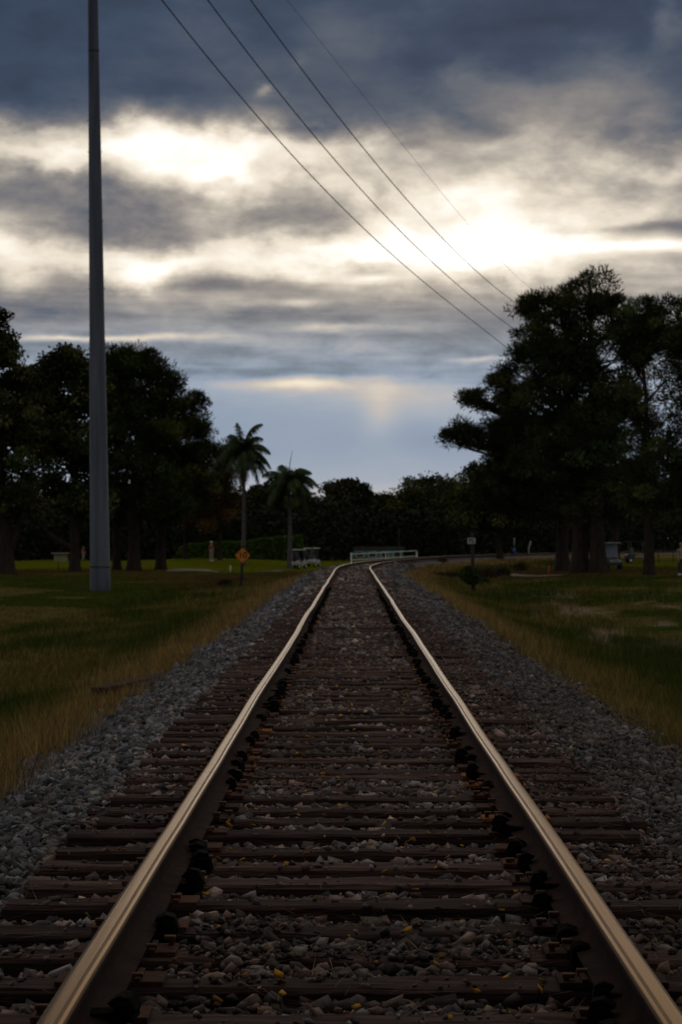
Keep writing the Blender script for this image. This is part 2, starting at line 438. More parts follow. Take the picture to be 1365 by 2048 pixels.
# rail anchors clipped beneath the rail foot beside the ties
an = MB(); an.prism([(-.095,-.148),(-.095,-.16),(-.06,-.215),(.075,-.215),(.128,-.20),(.150,-.165),(.135,-.118),(.100,-.108),(.060,-.128),(.085,-.152),(.07,-.16)], -.026, .026, 'y', .004)
an.box((.11,0,-.165), (.055,.066,.07), .006)
anchor_me = mesh_of(an, 'rail_anchor', M['anchor'])
for sd, ro in ((-1, railL), (1, railR)):
    cnt = 0
    for k, (s, off, dz) in enumerate(tie_pose):
        if k < 2 or cnt >= 98: continue
        for sgn in (-1, 1):
            if rng.random() < (.62 if sgn < 0 else .22) and cnt < 98:
                x, y, a = [float(v) for v in frame(s + sgn*.155, sd*.7535)]
                e = bpy.data.objects.new('rail_anchor', anchor_me); link(e, ro)
                e.location = (x, y, .004); e.rotation_euler = (float(rng.normal(0, .10)), float(rng.normal(0, .12)), -a + (0 if sd < 0 else math.pi) + float(rng.normal(0, .12))); e.scale = (.72+.3*float(rng.random()), .9+.9*float(rng.random()), .78+.25*float(rng.random()))
                cnt += 1

# ------------------------------------------------------------------ ballast stones (stuff)
ICO = None
def ico():
    bm = bmesh.new(); bmesh.ops.create_icosphere(bm, subdivisions=1, radius=1.0)
    v = np.array([list(p.co) for p in bm.verts]); f = np.array([[q.index for q in fc.verts] for fc in bm.faces]); bm.free(); return v, f
icoV, icoF = ico()
cubV = np.array([(-1,-1,-1),(1,-1,-1),(1,1,-1),(-1,1,-1),(-1,-1,1),(1,-1,1),(1,1,1),(-1,1,1)], float)*.72
cubF = np.array([(0,2,1),(0,3,2),(4,5,6),(4,6,7),(0,1,5),(0,5,4),(1,2,6),(1,6,5),(2,3,7),(2,7,6),(3,0,4),(3,4,7)])
def rot_rand(n, r, tilt=1.0):
    a = r.random(n)*2*np.pi; b = (r.random(n)-.5)*2*tilt; c = (r.random(n)-.5)*2*tilt
    ca, sa, cb, sb, cc, sc = np.cos(a), np.sin(a), np.cos(b), np.sin(b), np.cos(c), np.sin(c)
    Rz = np.zeros((n,3,3)); Rz[:,0,0]=ca; Rz[:,0,1]=-sa; Rz[:,1,0]=sa; Rz[:,1,1]=ca; Rz[:,2,2]=1
    Rx = np.zeros((n,3,3)); Rx[:,0,0]=1; Rx[:,1,1]=cb; Rx[:,1,2]=-sb; Rx[:,2,1]=sb; Rx[:,2,2]=cb
    Ry = np.zeros((n,3,3)); Ry[:,1,1]=1; Ry[:,0,0]=cc; Ry[:,0,2]=sc; Ry[:,2,0]=-sc; Ry[:,2,2]=cc
    return Rx @ Ry @ Rz
def scatter(C, size, shapeV, shapeF, cols, r, jit=.28, flat=.62, tilt=.6):
    n, k = len(C), len(shapeV)
    base = shapeV[None] * (1 + (r.random((n, k, 1))-.5)*2*jit) + (r.random((n, k, 3))-.5)*jit*.8
    sc = np.stack([size*(.8+.7*r.random(n)), size*(.65+.5*r.random(n)), size*flat*(.7+.6*r.random(n))], -1)
    P = base*sc[:, None, :]
    P = np.einsum('nij,nkj->nki', rot_rand(n, r, tilt), P) + C[:, None, :]
    F = (shapeF[None] + (np.arange(n)*k)[:, None, None]).reshape(-1, 3)
    return P.reshape(-1, 3), F, np.repeat(cols, k, axis=0)
def stone_cols(n, r, inside):
    v = .030 + .26*r.random(n)**2.2
    v = v*(.80+.2*inside); c = np.stack([v*.98, v*1.0, v*1.06], -1)
    w = r.random(n)
    warm = w < (.15 + .35*inside); c[warm] = np.stack([v*1.2, v*.92, v*.80], -1)[warm]*.85
    tan = (w > .965); c[tan] = np.stack([v*1.7+.06, v*1.45+.05, v*1.1+.03], -1)[tan]
    yel = (w > .996) & (inside > .5); c[yel] = np.array([.34,.17,.04])
    return c*(1-inside[:, None]*np.array([-.25,-.12,-.06]))
r = np.random.default_rng(11)
Vs, Fs, Cs = [], [], []; base = 0
for (a, bb, dens, size, shp) in ((3.5, 9, 1500, .0190, 0), (9, 16, 1300, .0185, 0), (16, 30, 820, .0215, 1), (30, 60, 330, .029, 1), (60, 112, 60, .055, 1), (112, 150, 26, .07, 1)):
    n = int((bb-a)*5.1*dens)
    s = a + (bb-a)*r.random(n); t = -2.5 + 5.2*r.random(n)
    en = fbm(s*1.3, t*1.3, 71, 2)
    eo = .45*r.random(n)**2.5 - .08
    keep = np.where(t < 0, -t < 2.08 + .45*(en-.5)*2 + eo, t < 2.34 + .6*(en-.5)*2 + eo)
    keep &= ~((np.abs(np.abs(t)-.7535) < .11))
    s, t = s[keep], t[keep]; n = len(s)
    sz = size*np.exp(r.normal(0, .34, n)); sz = np.minimum(sz, size*2.1)
    j = np.clip(np.searchsorted(tie_s, s), 1, len(tie_s)-1)
    ds = np.minimum(np.abs(tie_s[j]-s), np.abs(tie_s[j-1]-s))
    tj = (t)
    ontie = (ds < .108) & (np.abs(t) < 1.32)
    cover = fbm(s*.9, t*1.1, 81, 2)
    thr = np.where(t > .8, .44, np.where(t < -.8, .70, .58)) - .12*sstep(20, 60, s)
    ktie = (~ontie) | ((r.random(n) < .09 + .5*(cover > thr+.10) + .25*(cover > thr)) )
    s, t, sz, ontie, cover = s[ktie], t[ktie], sz[ktie], ontie[ktie], cover[ktie]; n = len(s)
    sz = np.where(ontie, sz*.58, sz)
    z0 = height(s, t) + .010
    pile = .034 + .034*sstep(.35, .7, cover)
    z = np.where(ontie, TIE_TOP + sz*.35, z0 + r.random(n)*np.where(np.abs(t) < 1.4, np.where(t < -.85, .022, pile*.85), .03) + sz*.2)
    z = np.where(np.abs(np.abs(t)-.7535) < .2, np.minimum(z, -.20), z)
    x, y, _ = frame(s, t)
    ins = (np.abs(t) < 1.35).astype(float)
    cols_ = stone_cols(n, r, ins); rt = (sstep(.85, 1.2, t)*(.60+.40*sstep(.35, .6, fbm(s*.7, t*.9, 19)))*(1-.6*sstep(30, 60, s)))[:, None]; cols_ = cols_*(1-rt*np.array([.38,.52,.60])); sz = sz*(1-.22*rt[:, 0]); cols_ = cols_*(.6+.8*fbm(s*.45, t*1.1, 23, 3))[:, None]; fz = (sstep(.5, .62, fbm(s*.8, t*1.7, 29, 3))*ins)[:, None]; cols_ = cols_*(1-fz*np.array([.35,.45,.52])); pick = r.random(n) < (.45 if shp == 0 else -1)
    for sel, sv_, sf_, jt in ((pick, icoV, icoF, .32), (~pick, cubV, cubF, .27)):
        if not sel.any(): continue
        P, F, c = scatter(np.stack([x, y, z], -1)[sel], sz[sel], sv_, sf_, cols_[sel], r, jit=jt, flat=.58, tilt=.8)
        Vs.append(P); Fs.append(F+base); Cs.append(c); base += len(P)
o = mesh_np('gravel', np.concatenate(Vs), np.concatenate(Fs), M['stone'], cols=np.concatenate(Cs))
tag(o, 'loose crushed grey ballast stones heaped between and beside the ties', 'gravel', kind='stuff')

# fallen leaves, straw and twigs on the bed (stuff)
Vs, Fs, Cs = [], [], []; base = 0
n = 9000
s = 5 + 40*r.random(n)**1.4; t = np.where(r.random(n) < .62, .9+1.6*r.random(n), -1.4+2.6*r.random(n))
ln = .03+.13*r.random(n)**2; an_ = r.random(n)*2*np.pi
ok = np.abs(np.abs(t)-.7535) > .1
s, t, ln, an_ = s[ok], t[ok], ln[ok], an_[ok]; n = len(s)
z = np.maximum(height(s, t)+.055, np.where(np.abs(t) < 1.3, TIE_TOP+.012, -9)) + .01*r.random(n)
dx, dy = np.cos(an_)*ln, np.sin(an_)*ln; w = .0016
P = np.stack([np.stack([s*0+t-dx-dy/ln*w, s-dy+dx/ln*w, z], -1), np.stack([t-dx+dy/ln*w, s-dy-dx/ln*w, z], -1), np.stack([t+dx, s+dy, z+(r.random(n)-.3)*.05], -1)], 1)
cc = np.array([.13,.085,.05])*(.5+1.2*r.random((n, 1)))
o = mesh_np('straw_litter', P.reshape(-1, 3), np.arange(3*n).reshape(-1, 3), M['blade'], cols=np.repeat(cc, 3, 0))
tag(o, 'dry straw and thin twigs strewn over the ballast and tie ends', 'litter', kind='stuff')
n = 300
s = 5.2 + 26*r.random(n)**1.3; t = -.66+1.32*r.random(n)
z = np.maximum(height(s, t)+.075, TIE_TOP+.014)
cc = np.array([.46,.23,.035])*(.35+.8*r.random((n, 1)))
P, F, c = scatter(np.stack([t, s, z], -1), .006+.008*r.random(n), cubV, cubF, cc, r, jit=.4, flat=.3, tilt=.8)
o = mesh_np('fallen_leaves', P, F, M['blade'], cols=c)
tag(o, 'small yellow fallen leaves scattered between the rails', 'leaf litter', kind='stuff')

# ------------------------------------------------------------------ grass (stuff)
def grass(name, label, zones, seed):
    r = np.random.default_rng(seed)
    Vs, Cs = [], []
    for (s0, s1, t0, t1, dens, hh, ww, pfun) in zones:
        n = int((s1-s0)*abs(t1-t0)*dens)
        s = s0+(s1-s0)*r.random(n); t = t0+(t1-t0)*r.random(n)
        k = pfun(s, t, r); s, t = s[k], t[k]; n = len(s)
        x, y, _ = frame(s, t); z = height(s, t) - .01
        c = ground_col(s, t)*(.45+1.5*r.random((n, 1))**1.5)*1.25
        c[:, 0] *= .9+.35*r.random(n)
        h = hh*(.45+1.0*r.random(n))*(.6+.8*fbm(s*.8, t*.8, 13, 2)); w = ww*(.7+.6*r.random(n))
        a = r.random(n)*2*np.pi; la = r.random(n)*2*np.pi; le = h*(.15+.55*r.random(n))
        px, py = np.cos(a)*w, np.sin(a)*w
        P = np.stack([np.stack([x-px, y-py, z], -1), np.stack([x+px, y+py, z], -1), np.stack([x+np.cos(la)*le, y+np.sin(la)*le, z+h], -1)], 1)
        Vs.append(P.reshape(-1, 3)); Cs.append(np.repeat(c, 3, 0))
    V = np.concatenate(Vs)
    o = mesh_np(name, V, np.arange(len(V)).reshape(-1, 3), M['blade'], cols=np.concatenate(Cs))
    return tag(o, label, 'grass', kind='stuff')
fr = lambda lim: (lambda s, t, r: (np.abs(t) > lim + .5*(fbm(s*1.3, t*1.3, 71, 2)-.5) + .12*r.random(len(s))))
grass('verge_grass', 'dry tan and green unmown grass along the left edge of the ballast', [
    (4, 12, -2.05, -5.0, 650, .10, .0035, fr(2.1)), (12, 26, -3.6, -6.0, 300, .09, .004, fr(2.1)),
    (12, 26, -2.05, -3.6, 1700, .10, .0030, fr(2.1)), (24, 48, -2.05, -6.2, 700, .11, .005, fr(2.1)),
    (48, 90, -2.05, -9, 190, .15, .010, fr(2.1)), (90, 150, -2.1, -9, 70, .16, .018, fr(2.1)), (150, 215, -2.1, -7, 35, .2, .03, fr(2.1))], 5)
tuft = lambda s, t, r: (fbm(s*2.6, t*2.6, 41, 2) > .60) & (np.abs(t) > (1.95 if t[0] < 0 else 2.25))
grass('weed_tufts', 'taller ragged weed tufts breaking the edges of the ballast and verges', [(13, 30, -1.95, -3.4, 420, .26, .0035, tuft), (28, 70, -1.95, -6.5, 90, .27, .006, tuft), (17, 34, 2.2, 3.9, 420, .24, .0035, tuft), (32, 80, 2.2, 6.5, 90, .26, .006, tuft), (70, 130, -2, -9, 16, .3, .012, tuft), (70, 130, 2.2, 12, 16, .3, .012, tuft)], 15)
grass('bank_grass', 'dry tan and green unmown grass along the right edge of the ballast', [
    (4, 16, 2.3, 5.2, 650, .10, .0035, fr(2.4)), (16, 30, 4.1, 6.0, 300, .09, .004, fr(2.4)),
    (16, 30, 2.3, 4.1, 1700, .095, .0032, fr(2.4)), (28, 50, 2.3, 6.3, 700, .11, .005, fr(2.4)),
    (50, 90, 2.3, 6.4, 240, .15, .010, fr(2.4)), (90, 150, 2.3, 8, 80, .16, .018, fr(2.4)), (150, 260, 2.3, 8, 35, .24, .035, fr(2.4))], 6)
grass('lawn_grass', 'short mown green and brown lawn grass on both sides beyond the verges', [
    (6, 38, -5, -10, 120, .05, .006, fr(2.1)), (6, 36, 5, 10, 120, .05, .006, fr(2.1)),
    (38, 72, -5.5, -12, 260, .05, .006, fr(2.1)), (72, 135, -5.5, -22, 80, .05, .014, fr(2.1)), (135, 180, -5.5, -30, 28, .05, .02, fr(2.1)),
    (36, 72, 5.4, 11, 260, .055, .006, fr(2.1)), (72, 135, 5.4, 20, 80, .05, .014, fr(2.1)), (135, 180, 5.4, 26, 28, .05, .02, fr(2.1))], 7)

# ------------------------------------------------------------------ trees
def tubes_np(segs, n=6):
    """segs: list of (points Kx3, radii K) -> V, F"""
    Vs, Fs, base = [], [], 0
    th = np.arange(n)*2*np.pi/n
    for pts, rad in segs:
        pts = np.asarray(pts, float); K = len(pts)
        tg = np.gradient(pts, axis=0); tg /= np.linalg.norm(tg, axis=1, keepdims=True)+1e-9
        ref = np.array([.31,.17,.93]) if abs(tg[0][2]) < .85 else np.array([1., .2, 0])
        A = np.cross(tg, ref); A /= np.linalg.norm(A, axis=1, keepdims=True)+1e-9
        B = np.cross(tg, A)
        ring = pts[:, None] + (A[:, None]*np.cos(th)[None, :, None] + B[:, None]*np.sin(th)[None, :, None])*np.asarray(rad)[:, None, None]
        Vs.append(ring.reshape(-1, 3))
        i = np.arange(K-1)[:, None]*n; k = np.arange(n)[None]; k2 = (k+1) % n
        Fs.append(np.stack([base+i+k, base+i+k2, base+i+n+k2, base+i+n+k], -1).reshape(-1, 4)); base += K*n
    return np.concatenate(Vs), np.concatenate(Fs)
def bez(p0, p1, p2, k):
    u = np.linspace(0, 1, k)[:, None]; return (1-u)**2*p0 + 2*u*(1-u)*p1 + u*u*p2
def tree(name, label, base, height_, r0, blobs, seed, leaf='pine', col=(.036,.046,.014), lean=(0,0), clump=.75, per=80, lsize=.26, cat='tree', group=None, forks=(), trunk_top=.9, limb_r=.30, gap=.27):
    """blobs: (x,y,z,rx,ry,rz,count) relative to the base"""
    r = np.random.default_rng(seed)
    root = empty(name, base, label, cat, group=group)
    H = height_
    K = 9
    u = np.linspace(0, 1, K)
    wob = np.cumsum(r.normal(0, .10, (K, 2)), axis=0)*(H/16)
    wob -= wob[0]
    tp = np.stack([u*lean[0] + wob[:, 0]*u, u*lean[1] + wob[:, 1]*u, u*H*trunk_top - .25], -1)
    tr = r0*(1-.80*u); tr[0] = r0*1.5
    tp = np.insert(tp, 1, tp[0]*.85+tp[1]*.15 + np.array([0,0,.35]), axis=0); tr = np.insert(tr, 1, r0*1.1)
    segs = [(tp, tr)]
    for (fx, fy, z0, z1, fr_) in forks:
        p0 = np.array([np.interp(z0, tp[:, 2], tp[:, 0]), np.interp(z0, tp[:, 2], tp[:, 1]), z0])
        segs.append((bez(p0, p0+np.array([fx*.7, fy*.7, (z1-z0)*.3]), np.array([fx, fy, z1]), 7), np.linspace(fr_, fr_*.35, 7)))
    allP, allC, hub = [], [], []
    for (bx, by, bz, rx, ry, rz, cnt) in blobs:
        c = np.array([bx, by, bz])
        za = max(H*.25, bz - rz*.9 - abs(bx)*.25); za = min(za, tp[-1, 2]*.97)
        p0 = np.array([np.interp(za, tp[:, 2], tp[:, 0]), np.interp(za, tp[:, 2], tp[:, 1]), za])
        midp = p0*.45 + c*.55 + np.array([0, 0, -.12*np.linalg.norm(c[:2]-p0[:2])])
        limb = bez(p0, midp, c, 7)
        segs.append((limb, np.linspace(r0*limb_r, r0*limb_r*.4, 7)))
        d = r.normal(size=(cnt, 3)); d /= np.linalg.norm(d, axis=1, keepdims=True)
        rad = r.random(cnt)**(1/2.6)*(.72+.56*vnoise(d[:, 0]*2.3+bx, d[:, 2]*2.3+bz+seed, seed))
        cc = c + d*rad[:, None]*np.array([rx, ry, rz])
        hole = vnoise(cc[:, 0]/1.0+31, cc[:, 2]/.85+7, seed+3)*.7 + .3*vnoise(cc[:, 1]/1.5, cc[:, 2]/1.5, seed+4)
        cc = cc[hole > gap]
        for q_ in cc:
            hp = limb[int(r.integers(2, 7))]
            m_ = (hp+q_)/2 + np.array([0, 0, -.10*np.linalg.norm(q_-hp)]) + r.normal(0, .12, 3)
            segs.append((bez(hp, m_, q_, 4), np.linspace(.05, .018, 4)*(r0/.4)**.5))
        allC.append(cc)
    C = np.concatenate(allC); nC = len(C)
    V, F = tubes_np(segs, 6)
    mesh_np('trunk', V, F, M['bark'], root, smooth=True)
    rc = clump*(.6+.8*r.random(nC))
    n = nC*per
    ci = np.repeat(np.arange(nC), per)
    d = r.normal(size=(n, 3)); d /= np.linalg.norm(d, axis=1, keepdims=True)
    rr = r.random(n)**(1/2.2)
    pos = C[ci] + d*(rr*rc[ci])[:, None]*np.array([1.15, 1.15, .72])
    tint = 1.1*np.array(col)*(.40+2.2*r.random((nC, 1))**2.5)[ci]*(.8+.4*r.random((n, 1)))
    tint[:, 0] *= (.85+.5*r.random(nC))[ci]
    if leaf == 'pine':          # long thin needles pointing outwards and up
        o_ = d + np.array([0, 0, .45]) + r.normal(0, .35, (n, 3)); o_ /= np.linalg.norm(o_, axis=1, keepdims=True)
        s_ = np.cross(o_, r.normal(size=(n, 3))); s_ /= np.linalg.norm(s_, axis=1, keepdims=True)
        L_ = lsize*(.7+.7*r.random(n))[:, None]
        wd = L_*.13
        P = np.stack([pos - s_*wd, pos + s_*wd, pos + o_*L_], 1).reshape(-1, 3)
        Fl = np.arange(3*n).reshape(-1, 3)
        mesh_np('crown', P, Fl, M['leaf'], root, cols=np.repeat(tint, 3, 0))
    else:
        o_ = r.normal(size=(n, 3)); o_ /= np.linalg.norm(o_, axis=1, keepdims=True)
        s_ = np.cross(o_, r.normal(size=(n, 3))); s_ /= np.linalg.norm(s_, axis=1, keepdims=True)
        L_ = lsize*(.6+.7*r.random(n))[:, None]
        P = np.stack([pos - o_*L_*.5, pos + s_*L_*.3, pos + o_*L_*.5, pos - s_*L_*.3], 1).reshape(-1, 3)
        mesh_np('crown', P, np.arange(4*n).reshape(-1, 4), M['leaf'], root, cols=np.repeat(tint, 4, 0))
    return root
def PB(base, d, items, depth=1.0):
    """blobs surveyed at tree distance: (px,py,rx,ry,count) in photograph pixels -> metres from the base"""
    out = []
    k = d/FPX
    for (px, py, rx, ry, n, *dd) in items:
        p = W(px, py, d)
        out.append((p.x-base.x, (dd[0] if dd else 0.0), p.z-base.z, rx*k, max(rx, ry)*k*depth*.9, ry*k, n))
    return out
PINES = 'tall pines right of the track'
def rtree(px, py, d, top, items, **kw):
    b_ = on_ground(px, py, d); d = b_.y
    Hh = (1084-top)/FPX*d + EYE - b_.z
    return tree(base=b_, height_=Hh, blobs=PB(b_, d, items), **kw)
rtree(1197, 1145, 143, 560, [(1185,592,72,46,52),(1055,612,30,26,14),(1120,615,50,45,32),(1240,640,75,50,38),(1070,660,42,42,24),(1170,720,120,60,62),(1215,800,95,90,62),(1180,910,110,90,60)],
      name='pine_tree', label='tallest pine right of the track, its round top highest of all', r0=.50, seed=1, group=PINES, clump=.50, per=150, lsize=.23, gap=.31, lean=(-.4,.3))
rtree(1125, 1143, 146, 700, [(1060,740,58,50,44),(1020,800,50,42,36),(985,870,55,38,34),(918,868,34,24,30),(955,795,30,22,24),(1090,860,85,80,70),(1030,940,75,60,70),(1110,990,80,60,50),(1015,770,42,42,44),(1045,850,60,60,80),(985,930,42,34,34),(1000,985,56,46,50),(1060,690,40,40,30)],
      name='pine_tree', label='pine at the left of the right cluster, one long bough reaching towards the track', r0=.46, seed=2, group=PINES, clump=.50, per=150, lsize=.23, gap=.31)
rtree(1160, 1145, 141, 620, [(1140,690,70,60,46),(1100,780,80,70,60),(1175,840,80,90,60),(1130,930,90,70,56),(1180,1010,70,50,36)],
      name='pine_tree', label='thick pine trunk in the middle of the right cluster, dark crown below the tallest top', r0=.52, seed=3, group=PINES, clump=.56, per=150, lsize=.24, gap=.28)
rtree(1298, 1152, 130, 610, [(1300,645,60,42,84),(1345,665,50,48,60),(1290,700,40,34,34),(1262,820,40,50,34),(1262,720,45,40,34),(1250,680,34,34,26),(1330,760,50,40,22),(1275,840,55,50,26),(1330,880,50,45,26),(1290,960,70,50,44),(1340,1010,60,45,34)],
      name='pine_tree', label='slim open pine alone right of the trunk cluster, sky showing through its boughs', r0=.30, seed=4, group=PINES, clump=.46, per=130, lsize=.21, gap=.33)
rtree(1420, 1156, 124, 590, [(1395,655,80,58,90),(1385,760,60,60,50),(1440,850,90,90,60),(1370,930,60,60,44),(1390,1000,80,50,50)],
      name='pine_tree', label='pine cut off by the right edge of the photo, only its left boughs showing', r0=.40, seed=5, group=PINES, clump=.55, per=140, lsize=.24)
rtree(1232, 1128, 178, 760, [(1240,800,80,60,46),(1200,880,80,60,44),(1260,940,80,60,44),(1225,1010,90,40,40)],
      name='pine_tree', label='farther pine half hidden behind the right trunk cluster', r0=.34, seed=6, group=PINES, clump=.8, per=90, lsize=.36)
rtree(1000, 1118, 205, 900, [(990,960,60,45,50),(1040,950,60,50,46),(960,1010,50,40,40),(1020,1030,70,40,50)],
      name='oak_tree', label='low dark oak filling the gap left of the right pine cluster', r0=.34, seed=7, leaf='broad', clump=.9, per=110, lsize=.30, col=(.030,.040,.012))
OAKS = 'spreading trees on the left lawn'
rtree(14, 1149, 160, 600, [(-40,690,75,85,90),(5,700,32,45,26),(25,760,40,30,22),(-30,820,90,70,70),(0,920,80,60,60),(40,850,40,45,22),(20,1000,70,35,40)],
      name='oak_tree', label='tall dark tree at the left edge of the photo with two joined trunks', r0=.55, seed=8, leaf='broad', group=OAKS, clump=.62, per=120, lsize=.24, col=(.030,.038,.012), gap=.31, forks=((1.2,0,1.0,6.0,.3),), lean=(-.8,0))
rtree(150, 1143, 166, 700, [(140,735,62,40,60),(85,770,40,36,26),(100,830,70,60,66),(180,790,60,50,52),(140,900,90,60,70),(110,980,80,40,46),(58,850,45,60,60),(52,765,26,28,20),(180,1000,60,40,36)],
      name='oak_tree', label='spreading tree left of the steel pole with a leaning second limb', r0=.42, seed=9, leaf='broad', group=OAKS, clump=.8, per=120, lsize=.28, forks=((-3.2,0,1.6,4.6,.24),))
rtree(234, 1140, 170, 720, [(215,760,50,40,40),(230,850,60,60,50),(210,930,60,60,46),(240,1000,60,40,36)],
      name='oak_tree', label='tree whose trunk stands just behind the right side of the steel pole', r0=.34, seed=10, leaf='broad', group=OAKS, clump=.8, per=110, lsize=.28)
rtree(268, 1141, 168, 690, [(260,722,60,30,52),(310,745,36,34,26),(250,800,60,45,50),(215,745,36,30,30),(330,800,45,40,34),(300,880,80,60,70),(345,770,22,22,9),(280,960,90,50,60),(330,1010,60,30,28)],
      name='pine_tree', label='tree with the thickest dark forked trunk just right of the steel pole', r0=.52, seed=11, leaf='pine', group=OAKS, clump=.70, per=190, lsize=.25, col=(.036,.048,.012), forks=((-1.8,0,1.8,4.2,.16),(-1.2,0.3,1.0,2.9,.16)))
rtree(322, 1139, 169, 770, [(385,800,28,24,16),(370,850,48,36,40),(330,870,50,50,40),(395,900,40,36,26),(350,960,80,50,60),(400,985,50,40,32),(320,1020,60,26,24)],
      name='pine_tree', label='tree with a straight flared trunk at the left end of the pale sand strip', r0=.42, seed=12, leaf='pine', group=OAKS, clump=.64, per=190, lsize=.25, col=(.036,.048,.012))
rtree(440, 1120, 205, 870, [(430,905,38,34,34),(455,950,34,34,30),(415,970,44,40,40),(445,1010,50,34,40),(400,1030,44,24,26)],
      name='cypress_tree', label='rusty brown-leaved tree left of the taller palm', r0=.22, seed=13, leaf='pine', clump=.75, per=100, lsize=.3, col=(.070,.046,.016))
rtree(372, 1118, 215, 880, [(375,930,50,40,40),(360,1000,60,40,46),(395,1040,50,25,26)],
      name='oak_tree', label='dark tree behind the knobbly crown, left of the brown-leaved tree', r0=.26, seed=14, leaf='broad', clump=.9, per=100, lsize=.32)
# unseen oaks added behind the camera, overhanging the line to shade the near track
for (x, y, hh, sd_, lab) in ((-6.4, -3.5, 9.5, 301, 'added unseen oak shading the line on the left, behind where the photographer stands'), (6.6, -4.5, 9.5, 302, 'added unseen oak shading the line on the right, behind where the photographer stands')):
    sg = -1 if x > 0 else 1
    tree('oak_tree', lab, Vector((x, y, gz(x, y))), hh, .32, [(sg*2.2, 1.0, 6.0, 3.4, 3.6, 1.5, 60), (sg*4.8, 4.2, 6.4, 3.0, 3.4, 1.2, 100), (sg*3.0, 8.0, 6.6, 3.4, 2.8, .9, 100), (0, 0, 8.0, 3.2, 3.4, 1.4, 50), (-sg*1.0, 4.5, 5.0, 2.8, 3.4, 1.8, 60), (sg*1.0, -4, 6.0, 4.0, 3.0, 2.0, 50)], sd_, leaf='broad', clump=.8, per=190, lsize=.24, group='added shading oaks behind the photographer')
# far wood: one row of separate trees behind everything
far_spec = [(-40,950,330,70),(45,960,345,70),(120,985,330,60),(200,975,350,60),(275,985,335,60),(345,990,345,55),(415,985,330,50),(478,980,350,48),(532,962,345,42),(588,975,360,42),(632,1000,372,36),(668,1000,355,34),(705,992,380,36),(742,1000,365,32),(778,985,372,34),(818,968,350,40),(862,952,340,44),(908,945,345,44),(955,930,330,48),(1010,925,365,55),(1075,930,385,60),(1145,930,390,60),(1215,940,395,60),(1290,945,405,65),(1365,940,415,70),(1440,950,420,70)]
nf = len(far_spec)
for i, (px, top, d, hw) in enumerate(far_spec):
    b_ = W(px, 1100, d); b_.z = gz(b_.x, b_.y)
    Hh = (1084-top)/FPX*d + EYE - b_.z
    hm = (1108-top)
    items = [(px, top+hm*.25, hw*.75, hm*.24, 26), (px-hw*.45, top+hm*.45, hw*.7, hm*.26, 24), (px+hw*.45, top+hm*.43, hw*.7, hm*.26, 24), (px, top+hm*.75, hw*1.2, hm*.25, 40)]
    lab = 'far tree in the dark wood behind, %s of the row counted from the left' % ORD[i]
    tree('oak_tree', lab, b_, Hh, .3, PB(b_, d, items), 100+i, leaf='broad', col=((.034,.044,.016) if i % 3 else (.046,.052,.014)), clump=1.45, per=150, lsize=.40, group='trees of the far wood')
# nearer small trees by the white fence
rtree(695, 1112, 420, 962, [(690,977,34,13,90),(700,990,44,14,60),(690,1010,46,26,46)], name='oak_tree', label='round dome-topped tree in front of the distant tower', r0=.4, seed=140, leaf='broad', clump=1.5, per=120, lsize=.55, col=(.026,.028,.014))
rtree(770, 1112, 330, 985, [(765,1010,26,22,26),(790,1035,34,34,34),(740,1045,30,26,26)], name='oak_tree', label='yellowish green tree right of the dome-topped tree, above the white fence', r0=.25, seed=141, leaf='broad', clump=1.2, per=100, lsize=.45, col=(.060,.070,.016))
rtree(850, 1110, 310, 955, [(850,985,50,34,44),(880,1020,60,40,50),(825,1040,50,40,40)], name='oak_tree', label='dark rounded tree above the right end of the white fence', r0=.3, seed=142, leaf='broad', clump=1.2, per=100, lsize=.45, col=(.028,.036,.012))
rtree(520, 1112, 290, 965, [(505,990,24,20,20),(540,985,30,22,24),(520,1020,50,34,40)], name='oak_tree', label='tree between the two palms with the low sun glowing through its gaps', r0=.22, seed=143, leaf='broad', clump=1.0, per=80, lsize=.42, col=(.040,.048,.014))
# undergrowth mass at the foot of the wood
r = np.random.default_rng(77)
n = 300000
ang = r.random(n); x = -45+125*ang; y = 262 + 170*r.random(n) + 8*np.sin(x*.3)
x = x*(y/300.)
s_, t_ = unframe(x, y); ok = (t_ < -19) | (t_ > 34)
ok &= ~((x > 0) & (x < 13) & (y < 300))
x, y = x[ok], y[ok]; n = len(x)
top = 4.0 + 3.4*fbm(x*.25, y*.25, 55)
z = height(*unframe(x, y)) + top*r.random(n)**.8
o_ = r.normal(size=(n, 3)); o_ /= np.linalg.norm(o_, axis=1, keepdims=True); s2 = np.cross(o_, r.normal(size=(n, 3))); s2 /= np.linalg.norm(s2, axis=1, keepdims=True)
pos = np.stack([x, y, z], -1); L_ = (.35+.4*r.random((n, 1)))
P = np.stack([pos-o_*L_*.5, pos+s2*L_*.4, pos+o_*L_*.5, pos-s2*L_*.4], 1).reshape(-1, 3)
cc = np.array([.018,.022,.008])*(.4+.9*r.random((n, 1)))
tag(mesh_np('undergrowth', P, np.arange(4*n).reshape(-1, 4), M['leaf'], cols=np.repeat(cc, 4, 0)), 'dense dark undergrowth closing the view under the far wood', 'undergrowth', kind='stuff')

